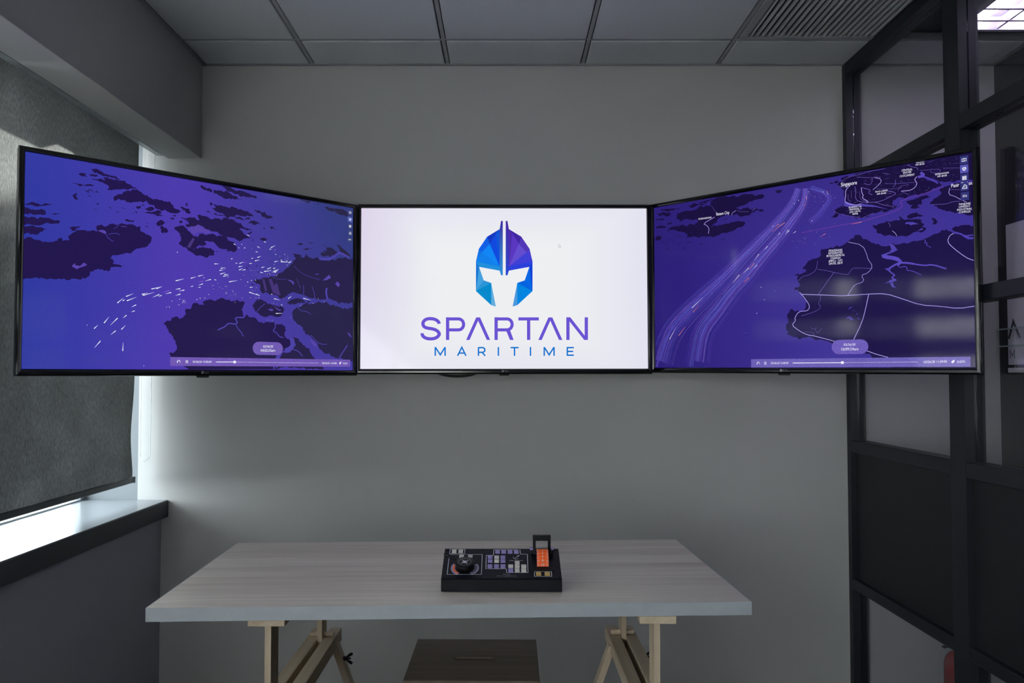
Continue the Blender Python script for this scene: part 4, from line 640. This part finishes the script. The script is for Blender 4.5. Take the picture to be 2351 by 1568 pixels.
# left screen: sea chart with ship trails
P_L = (-1.0670, 2.8770, 1.6783, .77450, -.0064, .0001)
P_C = (-.0002, 3.3307, 1.6850, .0119, -.0154, .0012)
P_R = (1.0625, 2.9228, 1.6864, -.7975, .0131, -.0057)
tvl = make_tv(P_L, 'angled left wall screen with purple sea chart and white ship trails', -.03)
def sea_l(u, v):
    c = mixc((46, 56, 158), (78, 58, 172), u / .38); c = mixc(c, (66, 62, 170), (v - .5) * .3)
    return mixc(c, (52, 60, 128), (u - .45) / .5 * (.35 + .75 * v))
def land_tint(a, b): return a
m = MB(); grid(m, sea_l); scr = m.build('screen', M_pic, tvl)
m = MB(); rc = random.Random(21)
for poly in LEFT['land']:
    p = pairs(poly); cx = sum(a[0] for a in p)/len(p); u = (cx + 6050)/12100; p = coast(p, rc)
    flat(m, p, 1, rgb(*mixc((34, 22, 76), (42, 38, 72), (u - .4)*1.8)))
for k in range(46):      # skerries between the larger islands
    x, z = rc.choice(((rc.uniform(-700, 2200), rc.uniform(900, 2300)), (rc.uniform(1200, 3600), rc.uniform(-200, 900)), (rc.uniform(-4300, -2200), rc.uniform(1500, 2600))))
    L_, W__ = rc.uniform(25, 85), rc.uniform(9, 22); a_ = -.35 + rc.uniform(-.3, .3)
    flat(m, coast([(x + L_*cos(t)*cos(a_) - W__*sin(t)*sin(a_), z + L_*cos(t)*sin(a_) + W__*sin(t)*cos(a_)) for t in (0, .9, 1.8, 2.7, 3.6, 4.5, 5.4)], rc, .15, 20), 1, rgb(38, 26, 84))
for poly in LEFT['water']: flat(m, pairs(poly), 2, rgb(88, 68, 168))
for poly in LEFT['strip']: flat(m, pairs(poly), 2, rgb(70, 52, 120))
for r in LEFT['river']: line(m, smooth(pairs(r[1:])), r[0], 2, rgb(76, 66, 165))
m.build('chart_land', M_pic, scr)
m = MB(); rr = random.Random(11); W1 = rgb(240, 248, 250); W2 = rgb(150, 150, 225)
for q in LEFT['ship']: streak(m, q, 15, 7, 4, W1, W2)
for q in LEFT['shipp']: streak(m, q, 12, 6, 4, rgb(165, 95, 215), rgb(110, 70, 190))
for q in LEFT['dot']: dot(m, q[0], q[1], rr.uniform(7, 15), 4, W1)
for x, z, r, n in LEFT['cluster']:
    for k in range(n): a = rr.uniform(0, 2*pi); d = r * math.sqrt(rr.random()); dot(m, x + 1.3*d*cos(a), z + .8*d*sin(a), rr.uniform(4, 11), 4, W1 if rr.random() < .6 else W2, 6)
m.build('ship_trails', M_pic, scr)
m = MB(); controls(m, LEFT, rgb(112, 88, 178), rgb(112, 90, 178), rgb(58, 68, 118), rgb(92, 104, 180), 1); m.build('player_controls', M_pic, scr)
m = MB()
for T_ in LEFT['text']: words(m, T_, 9, rgb(232, 232, 245))
m.build('lettering', M_pic, scr)

# right screen: harbour map
tvr = make_tv(P_R, 'angled right wall screen with purple Singapore harbour map and ship tracks', -.03)
def sea_r(u, v):
    c = mixc((42, 30, 118), (62, 50, 148), (u - .1) / .5); return mixc(c, (46, 32, 114), (v - .6) * 1.1)
m = MB(); grid(m, sea_r); scr = m.build('screen', M_pic, tvr)
m = MB(); rc = random.Random(22); rland = [pairs(q) for q in RIGHT['land']]
for p in rland:
    cz = sum(a[1] for a in p)/len(p); v = (cz + 3400)/6800; p = coast(p, rc)
    flat(m, p, 1, rgb(*mixc((30, 22, 78), (24, 12, 58), v)))
for k in range(40):
    x, z = rc.uniform(-5950, -2600), rc.uniform(1500, 2700); 
    L_, W__ = rc.uniform(30, 130), rc.uniform(8, 24)
    flat(m, coast([(x + L_*cos(t), z + .22*L_*cos(t) + W__*sin(t)) for t in (0, .9, 1.8, 2.7, 3.6, 4.5, 5.4)], rc, .15, 20), 1, rgb(34, 22, 82))
for poly in RIGHT['water']: flat(m, pairs(poly), 2, rgb(78, 66, 168))
for r in RIGHT['river']: line(m, smooth(pairs(r[1:])), r[0], 2, rgb(88, 72, 182))
m.build('chart_land', M_pic, scr)
m = MB()
for r in RIGHT['road']: line(m, smooth(pairs(r[1:]), 1), r[0]*1.05, 3, rgb(172, 156, 232) if r[0] > 13 else rgb(118, 98, 190))
line(m, smooth(pairs(RIGHT['red'])), 12, 3, rgb(130, 66, 170))
rr = random.Random(3)
# fine street net over the city
city = next(q for q in rland if len(q) > 35 and inside(RIGHT['text'][8][0], RIGHT['text'][8][1], q))
for k in range(900):
    x = rr.uniform(1900, 6000); z = rr.uniform(900, 3380)
    if not inside(x, z, city): continue
    a = rr.choice((.05, .12, .2, 1.35, 1.7)) + rr.gauss(0, .08); L = rr.uniform(30, 150) * (1 if a < 1 else .6)
    x1, z1 = x + L*cos(a), z + L*sin(a)
    if inside(x1, z1, city): line(m, [(x, z), (x1, z1)], rr.choice((3, 4, 5)), 2, rr.choice((rgb(62, 48, 120), rgb(50, 40, 105), rgb(84, 70, 150), rgb(120, 106, 190), rgb(40, 50, 110))))
m.build('roads', M_pic, scr)
m = MB()
def resample(p, n):
    d = [0]
    for a, b in zip(p, p[1:]): d.append(d[-1] + hypot(b[0]-a[0], b[1]-a[1]))
    out = []
    for k in range(n):
        t = d[-1]*k/(n-1); i = 0
        while i < len(p) - 2 and d[i+1] < t: i += 1
        q = (t - d[i]) / ((d[i+1]-d[i]) or 1); out.append((p[i][0] + (p[i+1][0]-p[i][0])*q, p[i][1] + (p[i+1][1]-p[i][1])*q))
    for _ in range(3): out = [out[0]] + [((a[0]+2*b[0]+c[0])/4, (a[1]+2*b[1]+c[1])/4) for a, b, c in zip(out, out[1:], out[2:])] + [out[-1]]
    return out
cols = [rgb(80, 76, 190), rgb(104, 76, 182), rgb(90, 112, 205), rgb(72, 60, 168), rgb(74, 62, 172), rgb(138, 116, 200), rgb(108, 56, 145), rgb(84, 88, 196)]
for bi, (trk, cnt) in enumerate(zip(RIGHT['trails'], (95, 105, 26))):
    c = resample(pairs(trk), 34)
    for k in range(cnt):
        o_ = rr.gauss(0, .62); ph = rr.uniform(0, 6); st = rr.choice((0, 0, rr.randrange(2, 24))); en = rr.choice((34, 34, rr.randrange(12, 32)))
        pts = []
        for i in range(st, max(en, st + 5)):
            if i >= len(c): break
            a = c[max(i-1, 0)]; b = c[min(i+1, len(c)-1)]; L = hypot(b[0]-a[0], b[1]-a[1]) or 1; nx, nz = -(b[1]-a[1])/L, (b[0]-a[0])/L
            t = i/33; s_ = (75 + 330*t) * o_ + (20 + 55*t) * sin(ph + 6*t) * .5
            if bi == 2: s_ = 70*o_ + 30*sin(ph + 3*t)
            z_ = c[i][1] + nz*s_; x_ = c[i][0] + nx*s_
            if z_ < -3380 or x_ < -6030: break
            pts.append((x_, z_))
        if len(pts) > 2: line(m, pts, rr.uniform(3.0, 6.0), 3 + k % 2, rr.choice(cols))
for q in RIGHT['ship']: streak(m, q, 10, 5, 5, rgb(235, 240, 240), rgb(150, 150, 220))
for q in RIGHT['orange']: streak(m, q, 9, 5, 5, rgb(235, 150, 120), rgb(190, 80, 110))
for q in RIGHT['dot']: dot(m, q[0], q[1], rr.uniform(5, 9), 5, rgb(200, 200, 240), 6)
for x, z, r, n in RIGHT['cluster']:
    for k in range(n): a = rr.uniform(0, 2*pi); d = r * math.sqrt(rr.random()); dot(m, x + 1.3*d*cos(a), z + .6*d*sin(a), rr.uniform(3, 8), 5, rr.choice((rgb(160, 170, 230), rgb(170, 80, 150), rgb(220, 220, 240))), 6)
m.build('ship_trails', M_pic, scr)
m = MB(); controls(m, RIGHT, rgb(104, 92, 178), rgb(108, 92, 182), rgb(50, 52, 118), rgb(86, 86, 176), 2); m.build('player_controls', M_pic, scr)
m = MB()
for T_ in RIGHT['text']: words(m, T_, 5 if T_[5].startswith('Pasir') else 9, rgb(225, 222, 242))
m.build('lettering', M_pic, scr)

# centre screen: white with the helmet emblem
tvc = make_tv(P_C, 'centre wall screen glowing white with blue and purple helmet emblem', 0)
def white(u, v):
    e = max(abs(u - .5)*2, abs(v - .5)*1.7); c = mixc((238, 239, 241), (224, 224, 240), (e - .45) * 1.6)
    return mixc(c, (220, 208, 232), (.22 - u) * 3.2 * (.4 + v*.7)) if u < .22 else c
m = MB(); grid(m, white); scr = m.build('screen', M_picw, tvc)
m = MB()
FACET_LEFT = [(14,52,190),(0,84,214),(0,70,222),(0,92,228),(0,134,240),(0,112,228),(0,126,232),(24,140,220),(14,116,212),(66,160,220),(40,148,214),(0,138,205),(96,172,222)]
FACET_RIGHT = [(62,34,160),(76,42,170),(88,52,190),(82,52,182),(98,74,204),(72,62,204),(60,62,212),(40,62,218),(10,62,216),(0,102,226),(0,96,222),(0,132,222),(74,152,220)]
for p, c in zip(CENTRE['facets'], FACET_LEFT): flat(m, pairs(p), 1, rgb(*c))
for p, c in zip(CENTRE['facets_r'], FACET_RIGHT): flat(m, pairs(p), 1, rgb(*c))
def crest(p, c0, c1):
    p = pairs(p); z0 = min(a[1] for a in p); z1 = max(a[1] for a in p); n = len(m.v)
    m.v += [(x*1e-4, -3e-4, z*1e-4) for x, z in p]; m.f.append(tuple(range(n, n+len(p)))); m.sm.append(False); m.mi.append(0)
    m.c.append([list(rgb(*mixc(c0, c1, (z1 - z)/(z1 - z0)))) for x, z in p])
crest(CENTRE['crest'], (58, 36, 160), (40, 140, 215)); crest(CENTRE['crest_r'], (70, 36, 160), (30, 70, 205))
m.build('helmet_emblem', M_picw, scr)
m = MB(); VI = rgb(106, 82, 210); BL = rgb(14, 116, 206)
for s_ in CENTRE['strokes']: line(m, pairs(s_[1:]), s_[0], 1, VI)
for s_ in CENTRE['solids']: flat(m, pairs(s_), 1, VI)
for s_ in CENTRE['sub']: line(m, pairs(s_[1:]), s_[0], 1, BL)
m.build('lettering', M_picw, scr)
m = MB(); line(m, pairs(CENTRE['cursor'][1:]), 8, 1, rgb(120, 120, 150)); m.build('pointer', M_picw, scr)

def bracket(t, pts, plate):
    m = MB()
    for a, b in zip(pts, pts[1:]): m.beam(a, b, .05, .035)
    m.box(*plate)
    return m.build('wall_bracket', M_steel, t)
for t, wp in ((tvl, (-.95, YW)), (tvr, (.95, YW)), (tvc, (0, YW))):
    Mi = t.matrix_world.inverted() if False else None
bpy.context.view_layer.update()
for t, wx in ((tvl, -.82), (tvr, .82), (tvc, 0)):
    Mi = t.matrix_world.inverted(); z = 1.66
    wallp = Mi @ Vector((wx, YW, z)); backp = Vector((0, .058, -.02))
    m = MB().box((-.12, .055, -.14), (.12, .068, .10))
    m.beam(backp, wallp, .05, .035)
    q = [Mi @ Vector((wx + a, y, z + b)) for y in (YW - .014, YW) for a, b in ((-.09, -.14), (.09, -.14), (.09, .14), (-.09, .14))]
    m.add(q, [(0,1,2,3),(7,6,5,4),(0,4,5,1),(1,5,6,2),(2,6,7,3),(3,7,4,0)])
    m.build('wall_bracket', M_steel, t)
# loose cable hanging behind the centre screen
m = MB(); 
for k in range(3):
    m.tube([(-.205 + .10*cos(t) , 3.415 + .012*k, 1.345 + .030*sin(t) - .002*k) for t in [pi + pi*i/16 for i in range(17)]], .0035, 8)
tag(m.build('cable_coil', M_tvback), 'black cable looped just below the edge of the centre screen', 'cable')

# ------------------------------------------------------------------ table on trestles
TA = radians(2.14)
tb = tag(empty('worktop', (-.1415, 2.355, .716), TA), 'pale whitened oak tabletop resting on two wooden trestles', 'table')
MB().box((-.749, -.374, 0), (.749, .374, .0338)).build('board', M_oak, tb, bevel=.0008)
MB().box((-.75, -.3755, .0002), (.75, -.374, .0336)).box((-.7505, -.374, .0002), (-.749, .374, .0336)).box((.749, -.374, .0002), (.7505, .374, .0336)).box((-.75, .374, .0002), (.75, .3755, .0336)).build('edge_band', M_edge, tb)

def make_trestle(loc):
    t = empty('trestle', loc)
    MB().box((-.046, -.35, .6975), (.046, .35, .716)).build('top_plank', M_pine, t, bevel=.0015)
    for y in (-.30, .255):
        yy0, yy1 = y - .033, y + .033
        p = MB().box((-.0078, yy0, .33 if y < 0 else .441), (.0078, yy1, .6975)).build('post', M_pine_z, t)
        h = MB()
        for k in range(9 if y < 0 else 5): h.tube([(-.03, y, .656 - .0305*k), (.03, y, .656 - .0305*k)], .0050, 10)
        p.parent = None; p.location = (0, 0, 0); cut(p, h); p.parent = t
        MB().tube([(-.038, y, .484), (.038, y, .484)], .0074, 14).build('peg', M_pine, t, bevel=.0015)
    for x0, x1 in ((-.046, -.0085), (.0085, .046)):
        MB().box((x0, -.36, .434), (x1, .345, .4763)).build('side_rail', M_pine, t, bevel=.0015)
    for y in (-.30, .235):
        for s_ in (-1, 1):
            lg = MB().beam((s_ * .040, y + (.03 if s_ > 0 else -.012), .452), (s_ * .234, y + (.03 if s_ > 0 else -.012), FL), .021, .042, up=(0, 1, 0)).build('leg', M_pine_z, t, bevel=.0015)
            if s_ > 0 and y > 0:
                m = MB().tube([(.056, y + .03, .402), (.092, y + .03, .402)], .003, 8).tube([(.068, y + .03, .402), (.080, y + .03, .402)], [.008, .006], 12)
                for a in (-1, 1): m.tube([(.078, y + .03, .402 + a*.004), (.090, y + .03, .402 + a*.012), (.097, y + .03, .402 + a*.016)], [.0028, .0052, .0042], 8)
                m.build('wing_nut', M_steel, lg)
    for y in (-.30, .235):
        MB().beam((-.15, y - .0, .16), (.15, y - .0, .16), .018, .04, up=(0, 0, 1)).build('cross_rail', M_pine, t, bevel=.0015)
    MB().box((-.05, -.33, .180), (.05, .28, .192)).build('low_shelf', M_pine, t, bevel=.001)
    return t
t1 = tag(make_trestle((-.589, 2.325, 0)), 'raw birch trestle under the left end of the pale tabletop', 'trestle', 'trestles under the table')
t2 = copy_tree(t1); t2.location = (.384, 2.345, 0); t2['label'] = 'raw birch trestle under the right end of the pale tabletop'

# ------------------------------------------------------------------ step stool
st = tag(empty('step_stool', (-.0925, 2.455, 0), radians(-.6)), 'brown wooden step stool with a hand slot under the table', 'stool')
tp = MB().box((-.195, -.178, .428), (.195, .178, .45)).build('seat', M_stool)
h = MB(); n = 10
sl_ = [(.052*1 + .0095*cos(-pi/2 + pi*i/n), .0095*sin(-pi/2 + pi*i/n)) for i in range(n+1)] + [(-.052 + .0095*cos(pi/2 + pi*i/n), .0095*sin(pi/2 + pi*i/n)) for i in range(n+1)]
h.add([(x, y, .40) for x, y in sl_] + [(x, y, .48) for x, y in sl_], [tuple(range(len(sl_)))[::-1], tuple(range(len(sl_), 2*len(sl_)))] + [(i, (i+1) % len(sl_), (i+1) % len(sl_) + len(sl_), i + len(sl_)) for i in range(len(sl_))])
cut(tp, h); tp.parent = st
b = tp.modifiers.new('bevel', 'BEVEL'); b.width = .003; b.segments = 2; b.limit_method = 'ANGLE'
for sx in (-1, 1):
    for sy in (-1, 1):
        MB().beam((sx*.155, sy*.145, .428), (sx*.190, sy*.198, FL), .045, .024, up=(1, 0, 0)).build('leg', M_stool, st, bevel=.002)
    MB().beam((sx*.157, -.14, .395), (sx*.157, .14, .395), .02, .05).build('side_rail', M_stool, st, bevel=.002)
MB().box((-.15, -.31, .215), (.15, -.11, .235)).build('step', M_stool, st, bevel=.003)
for sx in (-1, 1): MB().beam((sx*.165, -.155, .205), (sx*.165, -.30, .205), .02, .02).beam((sx*.165, -.29, .213), (sx*.182, -.314, FL), .03, .022, up=(1,0,0)).build('step_support', M_stool, st)

# ------------------------------------------------------------------ control console
co = tag(empty('control_console', (-.0075, 2.09, .75)), 'black ship control console with dial, keys and orange throttle scale on the table', 'console')
HW = .1585; CA = atan2(.049, .136); CC_, CS = cos(CA), sin(CA)
FM = Matrix(((1,0,0,0),(0,CC_,-CS,0),(0,CS,CC_,.034),(0,0,0,1)))     # face plane: (across, up the slope, out)
MB().prism([(0, .002), (.0, .0325), (.0015, .034), (.136, .083), (.1415, .083), (.1415, .002)], -HW, HW).build('casing', M_con, co, bevel=.0012)
for sx in (-1, 1):
    for y in (.02, .12): MB().lathe([(.008, 0), (.008, .003)], (sx*.14, y, 0), 12).build('foot', M_con, co)
MB().box((-HW + .003, .002, .0001), (HW - .003, .142, .0014)).build('faceplate', M_face, co, M=FM, bevel=.0004)
for kc in ('white', 'lilac', 'yellow'):
    for a0, s0, a1, s1 in CONSOLE[kc]:
        a0, s0, a1, s1 = a0*1e-5, s0*1e-5, a1*1e-5, s1*1e-5
        MB().box((a0, s0, .001), (a1, s1, .0034)).build('key', M_key[kc], co, M=FM, bevel=.0006)
m = MB()
for o_ in CONSOLE['outline']:
    v, f_ = stroke([(a*1e-5, b*1e-5) for a, b in pairs(o_)][:-1], .0015, True); m.add([(a, b, .00155) for a, b in v], f_)
m.build('printed_outline', M_print, co, M=FM)
m = MB()
def ctext(m, s, a0, b0, a1, b1, hgt, z=.00155):
    v, f_, wd, th = text_geo(s); L = hypot(a1-a0, b1-b0); sx = L/wd; sy = hgt/text_geo('H')[3]
    m.add([(a0 + a*sx, b0 + (b1-b0)*a/wd + b_*sy, z) for a, b_ in v], f_)
P_ = CONSOLE['pts']
t_ = [q*1e-5 for q in P_['t1']]; ctext(m, 'Ship Console', t_[0], t_[1], t_[2], t_[1], .0030)
t_ = [q*1e-5 for q in P_['t2']]; ctext(m, 'VRinsight', t_[0], t_[1], t_[2], t_[1], .0021)
t_ = [q*1e-5 for q in P_['t3']]; ctext(m, 'www.vrinsightshop.com', t_[0], t_[1], t_[2], t_[1], .0022)
ax, ay = P_['anchor'][0]*1e-5, P_['anchor'][1]*1e-5
def rot(p, a): return (ax + p[0]*cos(a) - p[1]*sin(a), ay + p[0]*sin(a) + p[1]*cos(a))
for pts in ([(0, .0085), (0, -.0095)], [(-.0035, .005), (.0035, .005)], [(.0085*cos(t), -.0015 + .008*sin(t)) for t in [radians(195 + 15*i) for i in range(11)]]):
    v, f_ = stroke([rot(p, -.6) for p in pts], .0012); m.add([(a, b, .00155) for a, b in v], f_)
v, f_ = stroke([rot((.0018*cos(2*pi*i/12), .0100 + .0018*sin(2*pi*i/12)), -.6) for i in range(12)], .0009, True); m.add([(a, b, .00155) for a, b in v], f_)
m.build('lettering', M_print, co, M=FM)
# dial
da, ds = -.0983, .0498
def ringsec(m, r0, r1, a0, a1, z, mi, n=16):
    v = [(da + r*cos(radians(a0 + (a1-a0)*i/n)), ds + r*sin(radians(a0 + (a1-a0)*i/n)), z) for r in (r0, r1) for i in range(n+1)]
    m.add(v, [(i, i+1, n+2+i, n+1+i) for i in range(n)], mi=mi)
m = MB(); ringsec(m, .0262, .0378, 148, 238, .0015, 0); ringsec(m, .0278, .0325, 150, 236, .0017, 1)
ringsec(m, .0262, .0378, -58, 32, .0015, 0); ringsec(m, .0282, .0325, -54, 22, .0017, 2); m.build('dial_scale', [M_lil, M_orange, M_green], co, M=FM)
dl = MB().lathe([(.0262, .0012), (.0262, .0175), (.0250, .0195), (.022, .0200), (.0001, .0200)], (da, ds, 0), 40).build('dial', M_dial, co, M=FM)
m = MB()
for k in range(8):
    a = pi/8*0 + k*pi/4 + pi/4*0 + radians(38); L = .0155 if k % 2 == 0 else .0095; wd = .0022 if k % 2 == 0 else .0014
    m.add([(da + L*cos(a), ds + L*sin(a), .0204), (da + wd*cos(a+pi/2), ds + wd*sin(a+pi/2), .0204), (da, ds, .0204), (da + wd*cos(a-pi/2), ds + wd*sin(a-pi/2), .0204)], [(0, 1, 2, 3)])
v, f_ = stroke([(da + .0168*cos(2*pi*i/32), ds + .0168*sin(2*pi*i/32)) for i in range(32)], .0005, True); m.add([(a, b, .0203) for a, b in v], f_)
m.build('compass_print', M_print, dl, M=FM)
MB().tube([(-.118, .0590, .0150), (-.124, .0625, .0190), (-.138, .0680, .0245), (-.150, .0722, .0290), (-.1535, .0735, .0302), (-.155, .0740, .0306)], [.0022, .0028, .0038, .0052, .0046, .0015], 14).build('handle', M_dial, dl, M=FM)
# throttle
ta = .1107
MB().box((ta - .031, .034, .001), (ta + .031, .1425, .003)).build('throttle_plate', M_dial, co, M=FM, bevel=.0006)
dc = (.092, -.010); R_ = .040
def arc(a0, a1, r, n): return [(dc[0] - r*cos(radians(a0 + (a1-a0)*i/n)), dc[1] + r*sin(radians(a0 + (a1-a0)*i/n))) for i in range(n+1)]
def arcstrip(m, x0, x1, a0, a1, r, mi=0, n=20):
    p = arc(a0, a1, r, n); v = [(x, s_, h_) for x in (x0, x1) for s_, h_ in p]; m.add(v, [(i, i+1, n+2+i, n+1+i) for i in range(n)], smooth=True, mi=mi)
m = MB(); pr = arc(8, 150, R_, 24)
m.add([(x, s_, h_) for x in (ta - .0163, ta + .0163) for s_, h_ in pr], [(i, i+1, 26+i, 25+i) for i in range(24)] + [tuple(range(25)), tuple(range(49, 24, -1))])
dr = m.build('scale_drum', M_dial, co, M=FM)
m = MB(); arcstrip(m, ta - .0158, ta + .0158, 12, 96, R_ + .0003, 0); arcstrip(m, ta - .0158, ta + .0158, 96, 112, R_ + .0003, 1)
m.build('orange_scale', [M_orange, mat('scale_grey_end', (.10, .13, .12, 1), .5)], dr, M=FM)
m = MB()
angs = [26, 42, 57, 71, 84]
def apt(a, r): return (dc[0] - r*cos(radians(a)), dc[1] + r*sin(radians(a)))
for i, (a, s) in enumerate(zip(angs, ('10', '8', '6', '4', '2'))):
    for x0, x1 in ((ta - .0150, ta - .0085), (ta + .0085, ta + .0150)):
        arcstrip(m, x0, x1, a - .7, a + .7, R_ + .0006, n=1)
    for x0, x1 in ((ta - .0150, ta - .0115), (ta + .0115, ta + .0150)):
        for q in (-5, 7): arcstrip(m, x0, x1, a + q - .5, a + q + .5, R_ + .0006, n=1)
    v, f_, wd, th = text_geo(s); sx = (.0042 if len(s) == 1 else .0085) / wd; da_ = math.degrees(.0055 / R_)
    if i < 5:
        vv = []
        for px_, py_ in v:
            s_, h_ = apt(a - da_/2 + da_*py_/th, R_ + .0007); vv.append((ta + (px_ - wd/2)*sx, s_, h_))
        m.add(vv, f_)
m.build('scale_numbers', M_print, dr, M=FM)
m = MB()
zt = .1265; yl = .112
for sx in (-1, 1): m.box((ta + sx*.0206 - .0039, yl - .006, .062), (ta + sx*.0206 + .0039, yl + .006, zt))
m.box((ta - .0245, yl - .0065, zt - .0148), (ta - .0006, yl + .0065, zt)).box((ta + .0006, yl - .0065, zt - .0148), (ta + .0245, yl + .0065, zt)).box((ta - .003, yl - .002, zt - .013), (ta + .003, yl + .002, zt - .002))
m.build('throttle_lever', M_dial, co, bevel=.0006)
for sx in (-1, 1):
    MB().box((ta + sx*.0288 - .0042, yl - .006, .0865), (ta + sx*.0288 + .0042, yl + .006, .0930)).build('lilac_tab', M_key['lilac'], co, bevel=.0006)
    MB().box((ta + sx*.0288 - .003, yl - .004, .066), (ta + sx*.0288 + .003, yl + .004, .0865)).build('tab_stem', M_dial, co)
for a, s_ in ((-.150, .137), (-.052, .137), (.047, .137), (.148, .137), (.150, .055), (.150, .006), (.052, .006), (-.055, .006), (-.152, .006), (-.152, .060)):
    MB().lathe([(.0022, .0012), (.0022, .0026), (.0012, .0032)], (a, s_, 0), 10).build('screw', M_con, co, M=FM)
